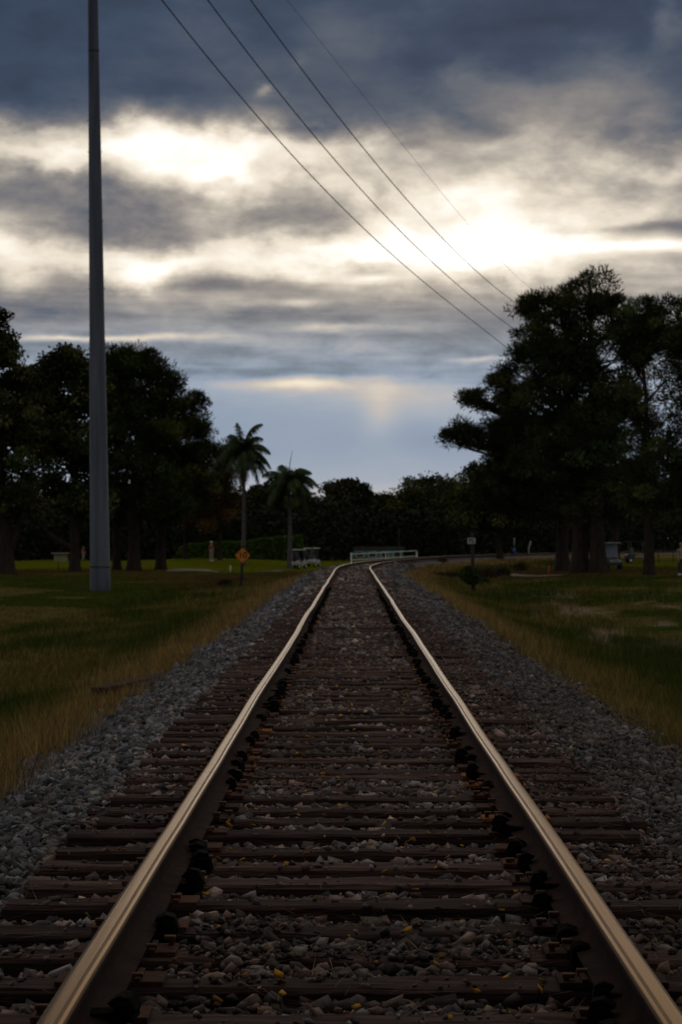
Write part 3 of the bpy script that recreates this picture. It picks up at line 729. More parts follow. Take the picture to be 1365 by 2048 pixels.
def leafmass(name, label, cat, n, posf, col, ls, seed, stem=None, loc=(0,0,0)):
    r = np.random.default_rng(seed)
    root = empty(name, loc, label, cat)
    pos = posf(r, n); o_ = r.normal(size=(n, 3)); o_ /= np.linalg.norm(o_, axis=1, keepdims=True)
    s2 = np.cross(o_, r.normal(size=(n, 3))); s2 /= np.linalg.norm(s2, axis=1, keepdims=True)
    L_ = ls*(.6+.8*r.random((n, 1)))
    P = np.stack([pos-o_*L_*.5, pos+s2*L_*.32, pos+o_*L_*.5, pos-s2*L_*.32], 1).reshape(-1, 3)
    cc = np.array(col)*(.5+.9*r.random((n, 1)))
    mesh_np('foliage', P, np.arange(4*n).reshape(-1, 4), M['leaf'], root, cols=np.repeat(cc, 4, 0))
    V, F = tubes_np(stem or [(np.array([[0,0,-.1],[0,0,.3]]), [.03,.01])], 5)
    mesh_np('stem', V, F, M['bark'], root)
    return root
# hedge behind the golfer
hx0, hx1, hd = W(345, 1100, 245).x, W(612, 1100, 245).x, 245
def hedge_pos(r, n):
    u = r.random(n); x = u*(hx1-hx0)
    yy = hd + (r.random(n)-.5)*1.6
    g_ = height(*unframe(x+hx0, yy))
    H_ = np.interp(u, [0,.06,.12,.55,.8,.97,1], [0,1.35,1.7,1.9,2.45,2.75,.4]) + .25*(fbm(x*1.1, x*0, 4)-.5)
    return np.stack([x, yy-hd, g_ + H_*r.random(n)**.6], -1)
leafmass('hedge', 'long clipped green hedge behind the golfer and the two carts', 'hedge', 26000, hedge_pos, (.060,.105,.016), .20, 3, loc=(hx0, hd, 0),
         stem=[(np.array([[k*(hx1-hx0)/12, 0, -1.6],[k*(hx1-hx0)/12+.1, 0, 0.3]]), [.05,.03]) for k in range(1, 12)])
def bushf(rx, ry, rz):
    def f(r, n):
        d = r.normal(size=(n, 3)); d /= np.linalg.norm(d, axis=1, keepdims=True)
        p = d*(r.random((n, 1))**.45)*np.array([rx, ry, rz])*(.7+.5*vnoise(d[:, :1]*3+5, d[:, 1:2]*3+d[:, 2:]*2, 5)); p[:, 2] = np.abs(p[:, 2]+rz*.25); return p
    return f
for (px, py, d, rx, rz, col, lab, nm) in (
    (450, 1168, 108, .42, .40, (.035,.028,.018), 'small dark dead-looking bush in the grass left of the orange sign', 'bush'),
    (975, 1140, 112, .62, .60, (.055,.028,.022), 'reddish brown bush just right of the post with the small white sign', 'bush'),
    (1005, 1136, 118, .45, .55, (.050,.034,.026), 'second brownish bush, right of the reddish one by the white sign post', 'bush'),
    (1040, 1130, 140, .55, .50, (.034,.040,.016), 'dark green bush beside the pale cart path on the right', 'bush'),
    (888, 1150, 118, .95, .26, (.050,.036,.022), 'low brown shrub patch in the tan grass inside the curve', 'shrub'),
    (968, 1168, 97, .40, .36, (.040,.055,.015), 'small leafy green plant low at the right foot of the white sign post', 'plant'),
    (885, 1124, 150, .40, .30, (.070,.050,.022), 'little dry tuft near the inner edge of the curved track', 'shrub')):
    b_ = on_ground(px, py, d)
    leafmass(nm, lab, nm, int(1400*rx*2), bushf(rx, rx, rz), col, .09, int(px), loc=b_)

# ------------------------------------------------------------------ palms
def palm(label, base, Hh, crown, seed, nf, fl, spear=0.0, lean=(0,0), wind=0.5):
    r = np.random.default_rng(seed)
    root = empty('palm_tree', base, label, 'palm tree', group='palms left of the track')
    u = np.linspace(0, 1, 10); tp = np.stack([u*lean[0]+.12*np.sin(u*3), u*lean[1], u*Hh-.2], -1)
    rad = .21-.07*u; rad[0] = .30
    V, F = tubes_np([(tp, rad), (np.array([tp[-1], tp[-1]+[0,0,.5], tp[-1]+[0,0,1.0]]), [.15,.13,.05])], 9)
    mesh_np('trunk', V, F, M['palmbark'], root, smooth=True)
    top = tp[-1] + np.array([0, 0, .75])
    for k in range(nf):
        az = k*2.399 + r.normal(0, .2); up = np.interp(k, [0, nf*.35, nf*.75, nf], [1.35, .85, .25, -.5]) + r.normal(0, .1)
        L_ = fl*(.85+.3*r.random())
        K = 16; p = top.copy(); dirv = np.array([np.cos(az)*np.cos(up), np.sin(az)*np.cos(up), np.sin(up)])
        pts = [p.copy()]
        for q_ in range(K-1):
            p = p + dirv*L_/(K-1); pts.append(p.copy())
            dirv = dirv + np.array([wind*.018, 0, -.125 - .006*q_]); dirv /= np.linalg.norm(dirv)
        pts = np.array(pts)
        V1, F1 = tubes_np([(pts, np.linspace(.035, .008, K))], 4)
        # leaflets, hanging
        nl = 320
        uu = np.repeat(np.linspace(.12, .99, nl//2), 2); sdn = np.tile([-1, 1], nl//2)
        P0 = np.stack([np.interp(uu*(K-1), np.arange(K), pts[:, j]) for j in range(3)], -1)
        tg = np.gradient(pts, axis=0); TG = np.stack([np.interp(uu*(K-1), np.arange(K), tg[:, j]) for j in range(3)], -1); TG /= np.linalg.norm(TG, axis=1, keepdims=True)
        sv = np.cross(TG, [0, 0, 1.]); sv /= np.linalg.norm(sv, axis=1, keepdims=True)+1e-6
        ll = .82*np.sin(np.clip(uu, 0, 1)*np.pi*.85+.25)*(.75+.5*r.random(nl))
        dv = sv*sdn[:, None]*(.40+.45*r.random((nl, 1))) + TG*.45 + np.array([wind*.15, 0, -.55]) + r.normal(0, .19, (nl, 3))
        dv /= np.linalg.norm(dv, axis=1, keepdims=True)
        mid = P0 + dv*ll[:, None]*.55 ; end = P0 + dv*ll[:, None] + np.array([0, 0, -1])*(ll*.25)[:, None]
        wv = TG*.024
        VL = np.stack([P0-wv, P0+wv, mid+wv*.9, mid-wv*.9, end], 1).reshape(-1, 3)
        b0 = np.arange(nl)[:, None]*5
        FL = np.concatenate([b0+np.array([0,1,2,3]), b0+np.array([3,2,4,4])], 0)
        FL2 = np.concatenate([b0+np.array([[0,1,2]]), b0+np.array([[0,2,3]]), b0+np.array([[3,2,4]])], 0)
        F1t = np.concatenate([F1[:, [0,1,2]], F1[:, [0,2,3]]], 0)
        VV = np.concatenate([V1, VL]); FF = np.concatenate([F1t, FL2+len(V1)])
        c = np.array([.050,.075,.030])*(.7+.6*r.random())
        if up < 0: c = np.array([.065,.060,.030])*(.6+.5*r.random())
        mesh_np('frond', VV, FF, M['leaf'], root, cols=np.tile(c, (len(VV), 1)))
    if spear:
        V, F = tubes_np([(np.array([top, top+[.08,0,spear*.6], top+[.30,0,spear]]), [.05,.035,.01])], 5)
        mesh_np('spear_leaf', V, F, M['leaf'], root, cols=np.tile([.05,.06,.03], (len(V), 1)))
b_ = on_ground(486, 1130, 198); palm('taller palm of the two, its windblown crown clear against the sky', b_, (1084-922)/FPX*b_.y+EYE-b_.z, None, 21, 30, 3.3, lean=(.0, 0), wind=.9)
b_ = on_ground(578, 1137, 205); palm('shorter palm just left of the two golf carts, upright spear leaf on top', b_, (1084-982)/FPX*b_.y+EYE-b_.z, None, 22, 28, 3.1, spear=3.0, wind=.3)

# ------------------------------------------------------------------ steel pole and wires
def steel_pole():
    b_ = on_ground(201, 1181, 110)
    root = empty('utility_pole', b_, 'tall tapering grey steel power pole on the left lawn, running out of the top', 'pole')
    hgt = 29.0; n = 12
    k = 103/FPX
    secs = [(-.8, .485), (1.12, .482), (1.13, .468), (11.9, .377), (11.91, .370), (22.2, .287), (22.22, .281), (30.5, .22)]
    lean = -.0137
    V, F = tubes_np([(np.array([[lean*z, 0, z] for z, _ in secs]), [r_ for _, r_ in secs])], 24)
    mesh_np('shaft', V, F, M['pole'], root, smooth=True)
    for z, r_ in ((1.12, .490), (25.6, .27)):
        V, F = tubes_np([(np.array([[lean*z, 0, z-.03],[lean*z, 0, z+.03]]), [r_, r_])], 24)
        mesh_np('joint_band', V, F, M['seam'], root)
    for z in (5.2, 8.4, 11.2, 14.3, 17.5, 20.8, 22.3):
        rr_ = np.interp(z, [q_[0] for q_ in secs], [q_[1] for q_ in secs])
        for sd in (-1, 1):
            mb = MB(); mb.tube([(lean*z + sd*(rr_-.02), 0, z), (lean*z + sd*(rr_+.05), 0, z)], [.018, .018], 6)
            mb.build('step_bolt', M['seam'], root)
    return b_
steel_pole()
def wire(pts, r_, label):
    """pts surveyed (px,py,d); smooth curve through them"""
    P = np.array([list(W(*p)) for p in pts])
    u = np.arange(len(P)); uu = np.linspace(0, len(P)-1, 70)
    # quadratic fit in parameter chosen by depth keeps the natural sag
    y = P[:, 1]; yy = np.linspace(y[0], y[-1], 90)
    cx = np.polyfit(y, P[:, 0], 1); cz = np.polyfit(y, P[:, 2], 2)
    Q = np.stack([np.polyval(cx, yy), yy, np.polyval(cz, yy)], -1)
    V, F = tubes_np([(Q, np.full(90, r_))], 6)
    tag(mesh_np('power_line', V, F, M['cable'], smooth=True), label, 'power line', 'wires overhead')
def wpx(x0, y0, x1, y1, d0, d1, mids, r_, label):
    """straight in plan from (x0) at d0 to (x1) at d1; heights follow the surveyed points"""
    X0, X1 = (x0-705.2)/FPX*d0, (x1-705.2)/FPX*d1
    pts = [(x0, y0, d0)]
    for (mx, my) in mids:
        # distance where the plan line crosses the sight line mx
        k = (mx-705.2)/FPX; m = (X1-X0)/(d1-d0)
        pts.append((mx, my, (X0-m*d0)/(k-m)))
    pts.append((x1, y1, d1))
    P = np.array([list(W(*p)) for p in pts])
    cz = np.polyfit(P[:, 1], P[:, 2], 2 if len(P) < 5 else 3)
    yy = np.linspace(d0*.62, d1*1.22, 110); m = (X1-X0)/(d1-d0)
    Q = np.stack([CAMX + X0 + m*(yy-d0), yy, np.polyval(cz, yy)], -1)
    V, F = tubes_np([(Q, np.full(110, r_))], 6)
    tag(mesh_np('power_line', V, F, M['cable'], smooth=True), label, 'power line', 'wires overhead')
wpx(325, 0, 1005, 688, 75, 165, [(545,262),(740,470),(870,580)], .021, 'leftmost and lowest of the sagging power lines crossing the sky')
wpx(418, 0, 1025, 655, 77, 165, [(560,186),(700,352),(835,495)], .021, 'second power line from the left, crossing the bright break in the clouds')
wpx(502, 0, 1035, 608, 79, 165, [(650,192),(800,385),(970,555)], .021, 'third power line from the left, rightmost of the three thick ones')
wpx(577, 0, 1080, 590, 82, 170, [(700,155),(820,305),(905,410)], .007, 'thin faint wire right of the three thick power lines')

# ------------------------------------------------------------------ signs
def text_mesh(txt, size, ext, bold=0.0):
    cu = bpy.data.curves.new('t', 'FONT'); cu.body = txt; cu.size = size; cu.extrude = ext; cu.offset = bold
    cu.align_x = 'CENTER'; cu.align_y = 'CENTER'
    o = bpy.data.objects.new('t', cu); COL.objects.link(o); bpy.context.view_layer.update()
    me = bpy.data.meshes.new_from_object(o.evaluated_get(bpy.context.evaluated_depsgraph_get()))
    bpy.data.objects.remove(o); bpy.data.curves.remove(cu); return me
FACE = Matrix.Rotation(math.radians(90), 4, 'X')
b_ = on_ground(482, 1175, 104)
root = empty('speed_sign', b_, 'orange diamond sign reading 10 on a dark leaning post left of the track', 'sign')
kk = b_.y/FPX
hp = (1176-1109)*kk
mb = MB(); mb.tube([(0,0,-.3),(.0,0,0),(.10,0,hp),(.115,0,hp+.46)], [.085,.082,.075,.06], 10); mb.tube([(.115,0,hp+.45),(.117,0,hp+.53)], [.085,.05], 10)
mb.build('post', M['post'], root, True)
face = MB(); h_ = 15.8*kk; face.prism([(-h_,0),(0,-h_),(h_,0),(0,h_)], -.006, .006, 'y', .002)
fo = face.build('sign_face', M['orange'], root); fo.location = (.10, -.095, hp)
rim = MB()
for a, c in (((-h_,0),(0,-h_)),((0,-h_),(h_,0)),((h_,0),(0,h_)),((0,h_),(-h_,0))):
    rim.tube([(a[0]*.9,-.0085,a[1]*.9),(c[0]*.9,-.0085,c[1]*.9)], [.006,.006], 4)
rim.build('border', M['black'], fo)
me = text_mesh('10', .44, .003, .014); me.materials.append(M['black'])
to = bpy.data.objects.new('numerals', me); link(to, fo); to.rotation_euler = (math.radians(90), 0, 0); to.location = (0, -.011, 0)
b_ = on_ground(946, 1189, 95)
root = empty('yard_limit_sign', b_, 'small faded white sign reading YL on a dark wooden post right of the track', 'sign')
kk = b_.y/FPX; hp = (1190-1083)*kk
mb = MB(); mb.tube([(0.02,0,-.3),(0.02,0,0),(-.02,0,hp-.1),(-.03,0,hp+.35)], [.088,.085,.070,.055], 10); mb.build('post', M['post'], root, True)
fo = MB().box((0,0,0), (.335,.012,.25), .002).build('sign_face', M['signwhite'], root); fo.location = (-.06, -.085, hp)
me = text_mesh('YL', .24, .003, .006); me.materials.append(M['black'])
to = bpy.data.objects.new('lettering', me); link(to, fo); to.rotation_euler = (math.radians(90), 0, 0); to.location = (0, -.0105, 0)
def vine_pos(r, n):
    u = r.random(n); z = .42+.75*u; a = r.random(n)*2*np.pi; rr_ = (.14+.34*np.sin(u*np.pi)**.7)*r.random(n)**.5
    return np.stack([-.12*u + np.cos(a)*rr_ - .03, np.sin(a)*rr_, z], -1)
leafmass('vine', 'green leafy vine climbing the lower half of the white sign post', 'vine', 1700, vine_pos, (.038,.060,.014), .09, 9, loc=b_,
         stem=[(np.array([[.1,-.02,-.1],[.09,-.1,.4],[-.09,-.08,.8],[-.08,.07,1.1]]), [.014,.012,.01,.006])])

# ------------------------------------------------------------------ fences, posts and far buildings
def fence_white():
    p0, p1 = W(703, 1100, 240), W(834, 1100, 262)
    g0, g1 = gz(p0.x, p0.y), gz(p1.x, p1.y)
    z0 = EYE + (1084-1123)/FPX*240; z1 = EYE + (1084-1115)/FPX*262
    root = empty('white_fence', (p0.x, p0.y, z0), 'low white rail fence beyond the bend of the track', 'fence')
    v = Vector((p1.x-p0.x, p1.y-p0.y, z1-z0))
    for u, w, lean_ in ((0, .085, 0), (.52, .05, -.12), (.0, 0, 0), (1, .085, 0)):
        if w == 0: continue
        q_ = v*u
        MB().tube([(q_.x, q_.y, -.8), (q_.x+lean_, q_.y, .88 if u != .52 else .80)], [w, w], 8).build('post', M['white'], root)
    for z in (.72, .14):
        MB().tube([(0, -.06, z), (v.x, v.y-.06, v.z+z+.02)], [.034, .034], 6).build('fence_rail', M['white'], root)
fence_white()
def post(name, label, cat, px, py, d, hgt, rad, mat, kz=0.0, cap=False):
    b_ = on_ground(px, py, d)
    root = empty(name, b_, label, cat)
    MB().tube([(0,0,-.3),(0,0,hgt*.5),(kz,0,hgt)], [rad, rad, rad*.85], 10).build('shaft', mat, root, True)
    MB().tube([(kz,0,hgt-.001),(kz,0,hgt+rad*.5)], [rad*1.05, rad*.5], 10).build('cap', mat, root, True)
    return root
post('bollard', 'short white post at the end of the sand path on the left lawn', 'post', 461, 1144, 176, .46, .055, M['white'])
post('marker_stake', 'red stake in the grass in front of the right pine cluster', 'stake', 1098, 1154, 124, .62, .035, M['redpaint'])
post('marker_stake', 'orange red stake between the two thick trunks on the left lawn', 'stake', 300, 1136, 174, .62, .035, M['redpaint'])
post('marker_stake', 'dark stake on the bright green strip left of the steel pole', 'stake', 117, 1140, 172, .62, .03, M['post'])
post('utility_post', 'thin grey pole rising behind the white fence', 'pole', 798, 1118, 285, 3.6, .07, M['post'])
post('marker_post', 'pale forked stump-like post beyond the track right of the blue marker', 'post', 1058, 1110, 285, 1.5, .08, M['concrete'], .2)
post('marker_post', 'slim pale post among the shadows right of the pine trunks', 'post', 1235, 1125, 190, 1.7, .045, M['signwhite'])
bp_ = post('marker_post', 'thin post with a blue box beyond the curved track', 'post', 1029, 1112, 270, 2.3, .045, M['chrome'])
MB().box((0,-.08,.62), (.30,.12,.36), .02).build('blue_box', M['blueplastic'], bp_)
b_ = on_ground(1365, 1125, 175)
root = empty('chain_fence', b_, 'dark rail fence at the right edge behind the standing person', 'fence')
for k in range(8):
    MB().tube([(-4.4+k*1.25, 1.0, -.4), (-4.4+k*1.25, 1.0, 1.15)], [.035, .035], 6).build('post', M['post'], root)
for z in (1.1, .6, .15): MB().tube([(-4.5, 1.0, z), (4.5, 1.0, z)], [.022, .022], 6).build('fence_rail', M['post'], root)
# teal building behind the fence
def building(name, label, c, w, dpt, h, wall, roofm, nwin, roofh=.8, rz=0.0, glass=None, floors=1):
    root = empty(name, c, label, 'building', rz)
    MB().box((0,0,h/2-.4), (w, dpt, h+.8)).build('wall', wall, root)
    if roofh > 0:
        rf = MB(); rf.prism([(-dpt/2-.3, h), (0, h+roofh), (dpt/2+.3, h)], -w/2-.3, w/2+.3, 'x'); rf.build('roof', roofm, root)
    else:
        MB().box((0,0,h+.15), (w+.4, dpt+.4, .3)).build('roof', roofm, root)
    for fl_ in range(floors):
        for k in range(nwin):
            x = -w/2 + w*(k+.5)/nwin; z = h/floors*(fl_+.5)
            wf = MB().box((x, -dpt/2-.03, z), (w/nwin*.62, .08, h/floors*.55)).build('window', M['white'] if glass is None else roofm, root)
            MB().box((x, -dpt/2-.075, z), (w/nwin*.52, .03, h/floors*.45)).build('pane', glass or M['windowglass'], wf)
    return root
p = W(745, 1110, 300); building('long_shed', 'long low teal building seen through the white fence', (p.x, p.y, gz(p.x, p.y)-.2), 7.6, 4, 1.3, M['teal'], M['shingle'], 5, roofh=.0)
p = W(668, 1110, 305); building('shed', 'small pale teal shed left of the white fence', (p.x+.6, p.y, gz(p.x, p.y)-.2), 2.4, 3, 1.55, M['teal'], M['shingle'], 1, roofh=.35)
p = W(693, 1000, 900); building('tower_block', 'distant flat-topped tower with blue glass showing over the wood', (p.x, p.y, -2), 15.5, 10, 24.6, M['post'], M['seam'], 7, roofh=0, glass=M['tealglass'], floors=8)
bt = [o_ for o_ in COL.objects if o_.name.startswith('tower_block')][0]
MB().box((6.9, -5.3, 23.0), (2.0, .2, 3.0)).build('glass_front', M['tealglass'], bt)
MB().box((-6.9, -5.3, 23.0), (1.8, .2, 2.6)).build('glass_front', M['windowglass'], bt)
p = W(122, 1112, 250); building('hut', 'tiny pale yellow hut on the far left green', (p.x, p.y, gz(p.x, p.y)), 1.3, 1.4, .80, M['cream'], M['shingle'], 0, roofh=.12, glass=M['windowglass'])

# paths and bunker draped on the ground
def strip(name, label, pts, mat, kind='structure', lift=.03, across=False):
    """pts: (x, y, half width)"""
    P = np.array(pts, float); u = np.linspace(0, len(P)-1, 50)
    Q = np.stack([np.interp(u, np.arange(len(P)), P[:, j]) for j in range(3)], -1)
    tg = np.gradient(Q[:, :2], axis=0); tg /= np.linalg.norm(tg, axis=1, keepdims=True); nv = np.stack([-tg[:, 1], tg[:, 0]], -1)
    if across: nv = np.tile([0., 1.], (50, 1))
    V = []
    for j in np.linspace(-1, 1, 7):
        xy = Q[:, :2] + nv*Q[:, 2:3]*j
        V.append(np.concatenate([xy, (height(*unframe(xy[:, 0], xy[:, 1]))+lift*(1-.3*abs(j)))[:, None]], 1))
    V = np.stack(V, 1); idx = np.arange(50*7).reshape(50, 7)
    F = np.stack([idx[:-1,:-1], idx[:-1,1:], idx[1:,1:], idx[1:,:-1]], -1).reshape(-1, 4)
    return tag(mesh_np(name, V.reshape(-1, 3), F, mat, smooth=True), label, kind=kind)
def GP(px, d): return (px-705.2)/FPX*d
strip('sand_bunker', 'pale sand strip on the left lawn', [(GP(338,178),178,3),(GP(350,180),180,9),(GP(385,181),181,8),(GP(425,177),177,3.5),(GP(458,174),174,.6)], M['sand'], across=True)
strip('cart_path', 'pale path on the right lawn leading to the pine cluster', [(GP(1000,150),150,.5),(GP(1050,140),140,.8),(GP(1108,134),134,.8)], M['sand'])
strip('culvert_edge', 'low concrete strip in front of the golf carts', [(GP(515,182),182,.3),(GP(540,184),184,.6),(GP(562,188),188,.3)], M['farwood'])
# old timber at the edge of the ballast
tm = MB(); tm.box((0,0,0), (1.65,.18,.13), .012)
o = tm.build('old_timber', M['wood']); px_ = W(292, 1362, 27.5)
o.location = (-2.55, 28.0, gz(-2.55, 28.0)+.05); o.rotation_euler = (.05, .10, math.radians(61))
o.rotation_euler = (0.0, math.radians(-3), math.radians(66))
tag(o, 'loose broken timber lying at the left edge of the ballast in the dry grass', 'timber')

# ------------------------------------------------------------------ people
def skin_part(name, verts, edges, mat, parent, sub=1):
    me = bpy.data.meshes.new(name)
    me.from_pydata([v[:3] for v in verts], edges, []); me.update(); me.materials.append(mat)
    o = bpy.data.objects.new(name, me); link(o, parent)
    o.modifiers.new('Skin', 'SKIN')
    for i, v in enumerate(verts):
        me.skin_vertices[0].data[i].radius = (v[3], v[3] if len(v) < 5 else v[4])
    me.skin_vertices[0].data[0].use_root = True
    md = o.modifiers.new('Sub', 'SUBSURF'); md.levels = sub; md.render_levels = sub
    return o
def hand(V, E, wi, d, side):
    """five fingers from the wrist vertex wi, hanging along direction d"""
    w = Vector(V[wi][:3]); d = Vector(d).normalized(); lat = Vector((0, 1, 0)); inn = Vector((-side, 0, 0))
    V.append((*(w + d*.05), .028, .018)); pi = len(V)-1; E.append((wi, pi))
    for k, (o_, L_) in enumerate(((-.027,.075),(-.009,.085),(.009,.08),(.026,.062))):
        a = w + d*.09 + lat*o_; b = a + d*L_*.5 + inn*.006; c = a + d*L_ + inn*.022
        V.append((*a, .010)); V.append((*b, .009)); V.append((*c, .008)); n = len(V)
        E += [(pi, n-3), (n-3, n-2), (n-2, n-1)]
    a = w + d*.045 - lat*.035 + inn*.012; b = a + d*.045 - lat*.015 + inn*.01
    V.append((*a, .011)); V.append((*b, .009)); n = len(V); E += [(pi, n-2), (n-2, n-1)]
def person(label, loc, rz, shirt, trousers, cap, h=1.75, sit=False, group=None):
    k = h/1.75
    root = empty('person', loc, label, 'person', rz, group)
    # facing -Y
    hipz = .93 if not sit else .52
    dz = hipz-.93
    V = [(0,0,.95+dz,.12,.10),(0,.01,1.12+dz,.115,.09),(0,.01,1.30+dz,.145,.10),(0,.01,1.43+dz,.10,.07),(0,0,1.50+dz,.052),(0,-.015,1.57+dz,.070,.085),(0,-.015,1.66+dz,.078,.095),(0,-.005,1.72+dz,.055,.07)]
    E = [(0,1),(1,2),(2,3),(3,4),(4,5),(5,6),(6,7)]
    for s_ in (-1, 1):
        i = len(V)
        V += [(s_*.19,.01,1.40+dz,.055),(s_*.235,.02,1.15+dz,.043),(s_*.225,-.09 if not sit else -.25,.93+dz if not sit else 1.02+dz,.032),(s_*.222,-.12 if not sit else -.31,.87+dz if not sit else 1.02+dz,.024)]
        E += [(2, i), (i, i+1), (i+1, i+2), (i+2, i+3)]
        hand(V, E, i+3, (0, -.2, -1) if not sit else (0, -1, -.1), s_)
        j = len(V)
        if not sit: V += [(s_*.095,0,.88,.085),(s_*.11,-.02,.50,.058),(s_*.12,.03,.10,.040),(s_*.13,-.10,.045,.036)]
        else: V += [(s_*.10,-.05,.50,.085),(s_*.12,-.42,.50,.062),(s_*.12,-.46,.10,.042),(s_*.12,-.58,.045,.036)]
        E += [(0, j), (j, j+1), (j+1, j+2), (j+2, j+3)]
    V = [(v[0]*k, v[1]*k, v[2]*k, *[q*k for q in v[3:]]) for v in V]
    skin_part('body', V, E, M['skin'], root, 1)
    d_ = dz
    sv = [(0,.005,.98+d_,.135,.115),(0,.01,1.12+d_,.13,.105),(0,.01,1.30+d_,.158,.115),(0,.01,1.42+d_,.11,.08),(-.19,.01,1.40+d_,.068),(-.235,.02,1.17+d_,.058),(.19,.01,1.40+d_,.068),(.235,.02,1.17+d_,.058)]
    skin_part('shirt', [(a*k,b*k,c*k,*[q*k for q in rest]) for a,b,c,*rest in sv], [(0,1),(1,2),(2,3),(2,4),(4,5),(2,6),(6,7)], shirt, root)
    if not sit: tv = [(0,0,.97,.13,.11),(-.095,0,.86,.098),(-.11,-.02,.50,.074),(-.12,.03,.12,.062),(.095,0,.86,.098),(.11,-.02,.50,.074),(.12,.03,.12,.062)]
    else: tv = [(0,0,.55,.13,.11),(-.10,-.05,.50,.098),(-.12,-.42,.50,.076),(-.12,-.46,.14,.060),(.10,-.05,.50,.098),(.12,-.42,.50,.076),(.12,-.46,.14,.060)]
    skin_part('trousers', [(a*k,b*k,c*k,*[q*k for q in rest]) for a,b,c,*rest in tv], [(0,1),(1,2),(2,3),(0,4),(4,5),(5,6)], trousers, root)
    for s_ in (-1, 1):
        y0 = -.05 if not sit else -.52
        MB().box((s_*.125*k, y0*k, .045*k), (.10*k,.28*k,.09*k), .03*k).build('shoe', M['whitecloth'] if cap else M['black'], root, True)
    hz_ = 1.67+d_
    # face: nose, eyes, mouth, ears
    MB().box((0,-.115*k,(hz_-.03)*k), (.022*k,.03*k,.04*k), .008*k).build('nose', M['skin'], root, True)
    for s_ in (-1, 1):
        MB().box((s_*.03*k,-.098*k,hz_*k), (.02*k,.015*k,.01*k), .003*k).build('eye', M['black'], root)
        MB().box((s_*.083*k,-.01*k,(hz_-.02)*k), (.016*k,.035*k,.055*k), .006*k).build('ear', M['skin'], root, True)
    MB().box((0,-.098*k,(hz_-.075)*k), (.045*k,.014*k,.01*k), .003*k).build('mouth', M['redcloth'], root)
    if cap:
        V_, F_ = tubes_np([(np.array([[0,-.005,hz_+.015],[0,-.005,hz_+.06],[0,-.005,hz_+.10],[0,-.005,hz_+.115]])*k, np.array([.105,.102,.07,.01])*k)], 14)
        cp = mesh_np('cap', V_, F_, cap, root, smooth=True)
        MB().prism([(-.08*k,-.09*k),(-.055*k,-.20*k),(.055*k,-.20*k),(.08*k,-.09*k)], (hz_+.025)*k, (hz_+.04)*k, 'z').build('brim', cap, cp)
    else:
        V_, F_ = tubes_np([(np.array([[0,.02,hz_-.02],[0,.01,hz_+.05],[0,.005,hz_+.09],[0,0,hz_+.11]])*k, np.array([.085,.10,.075,.01])*k)], 14)
        mesh_np('hair', V_, F_, M['darkcloth'], root, smooth=True)
    return root
PPL = 'golfers'
def stand(px, py, d): 
    b_ = on_ground(px, py, d); return b_
person('golfer in white cap, red top and khaki trousers standing on the left mound', stand(423, 1122, 222), 2.6, M['redcloth'], M['khaki'], M['whitecloth'], 1.76, group=PPL)
person('person in an orange red shirt half hidden beside the trunk left of the steel pole', stand(167, 1122, 235), .9, M['redcloth'], M['khaki'], None, 1.0 if False else 1.6, group=PPL)
person('person in pale shirt and dark trousers standing at the right edge of the photo', stand(1362, 1151, 140), .4, M['khaki'], M['darkcloth'], M['khaki'], 1.72, group=PPL)

# ------------------------------------------------------------------ golf carts
def cart(label, loc, rz, body, roofm, sc=1.0, panel=None):
    root = empty('golf_cart', loc, label, 'golf cart', rz, 'golf carts'); root.scale = (sc, sc, sc)
    # front towards -Y
    b = MB(); b.prism([(1.05,.34),(1.12,.62),(.98,.78),(.42,.80),(.34,.40),(-.42,.34),(-.60,.72),(-.98,.70),(-1.16,.50),(-1.12,.30)], -.54, .54, 'x', .03)
    b.build('body', body, root)
    MB().box((0,.28,.83), (1.0,.50,.12), .04).build('seat', M['vinyl'], root)
    MB().box((0,.56,1.08), (1.0,.10,.38), .04, Matrix.Rotation(-.15, 4, 'X')).build('backrest', M['vinyl'], root)
    rf = MB(); rf.box((0,.05,1.86), (1.20,1.95,.07), .03); rf.build('roof', roofm, root)
    for sx in (-.52, .52):
        MB().tube([(sx,-.62,.70),(sx,-.50,1.25),(sx,-.42,1.84)], [.018,.018,.018], 6).build('strut', M['chrome'], root)
        MB().tube([(sx,.62,.70),(sx,.72,1.30),(sx,.78,1.84)], [.018,.018,.018], 6).build('strut', M['chrome'], root)
    MB().box((0,-.53,1.30), (1.0,.012,.92), .003, Matrix.Rotation(-.16, 4, 'X')).build('windscreen', panel or M['panelblue'], root)
    MB().tube([(.25,-.50,.78),(.25,-.22,1.02)], [.02,.02], 6).build('steering_column', M['black'], root)
    ring = [(.25+.16*math.cos(a), -.20+.10*math.sin(a)*.6, 1.03+.14*math.sin(a)) for a in [i*math.pi/6 for i in range(13)]]
    MB().tube(ring, [.014]*13, 6).build('steering_wheel', M['black'], root)
    for sx in (-1, 1):
        for y in (-.80, .78):
            w = MB().tube([(sx*.46,y,.23),(sx*.62,y,.23)], [.23,.23], 18).build('wheel', M['rubber'], root)
            MB().tube([(sx*.60,y,.23),(sx*.632,y,.23)], [.13,.11], 12).build('rim', M['white'], w)
        MB().box((sx*.36,-1.09,.58), (.16,.06,.09), .02).build('headlight', M['signwhite'], root)
    MB().box((0,.98,.86), (.95,.30,.05), .01).build('bag_shelf', M['black'], root)
    return root
def golf_bag(label, loc, mat):
    root = empty('golf_bag', loc, label, 'golf bag', group='golf bags')
    MB().tube([(0,0,0),(0,.02,.45),(0,.08,.88)], [.12,.13,.14], 12).build('bag', mat, root, True)
    for k in range(5):
        a = k*1.25; x, y = .07*math.cos(a), .08+.07*math.sin(a)
        MB().tube([(x,y,.8),(x*1.3,y+.03,1.12)], [.008,.008], 5).build('club', M['chrome'], root)
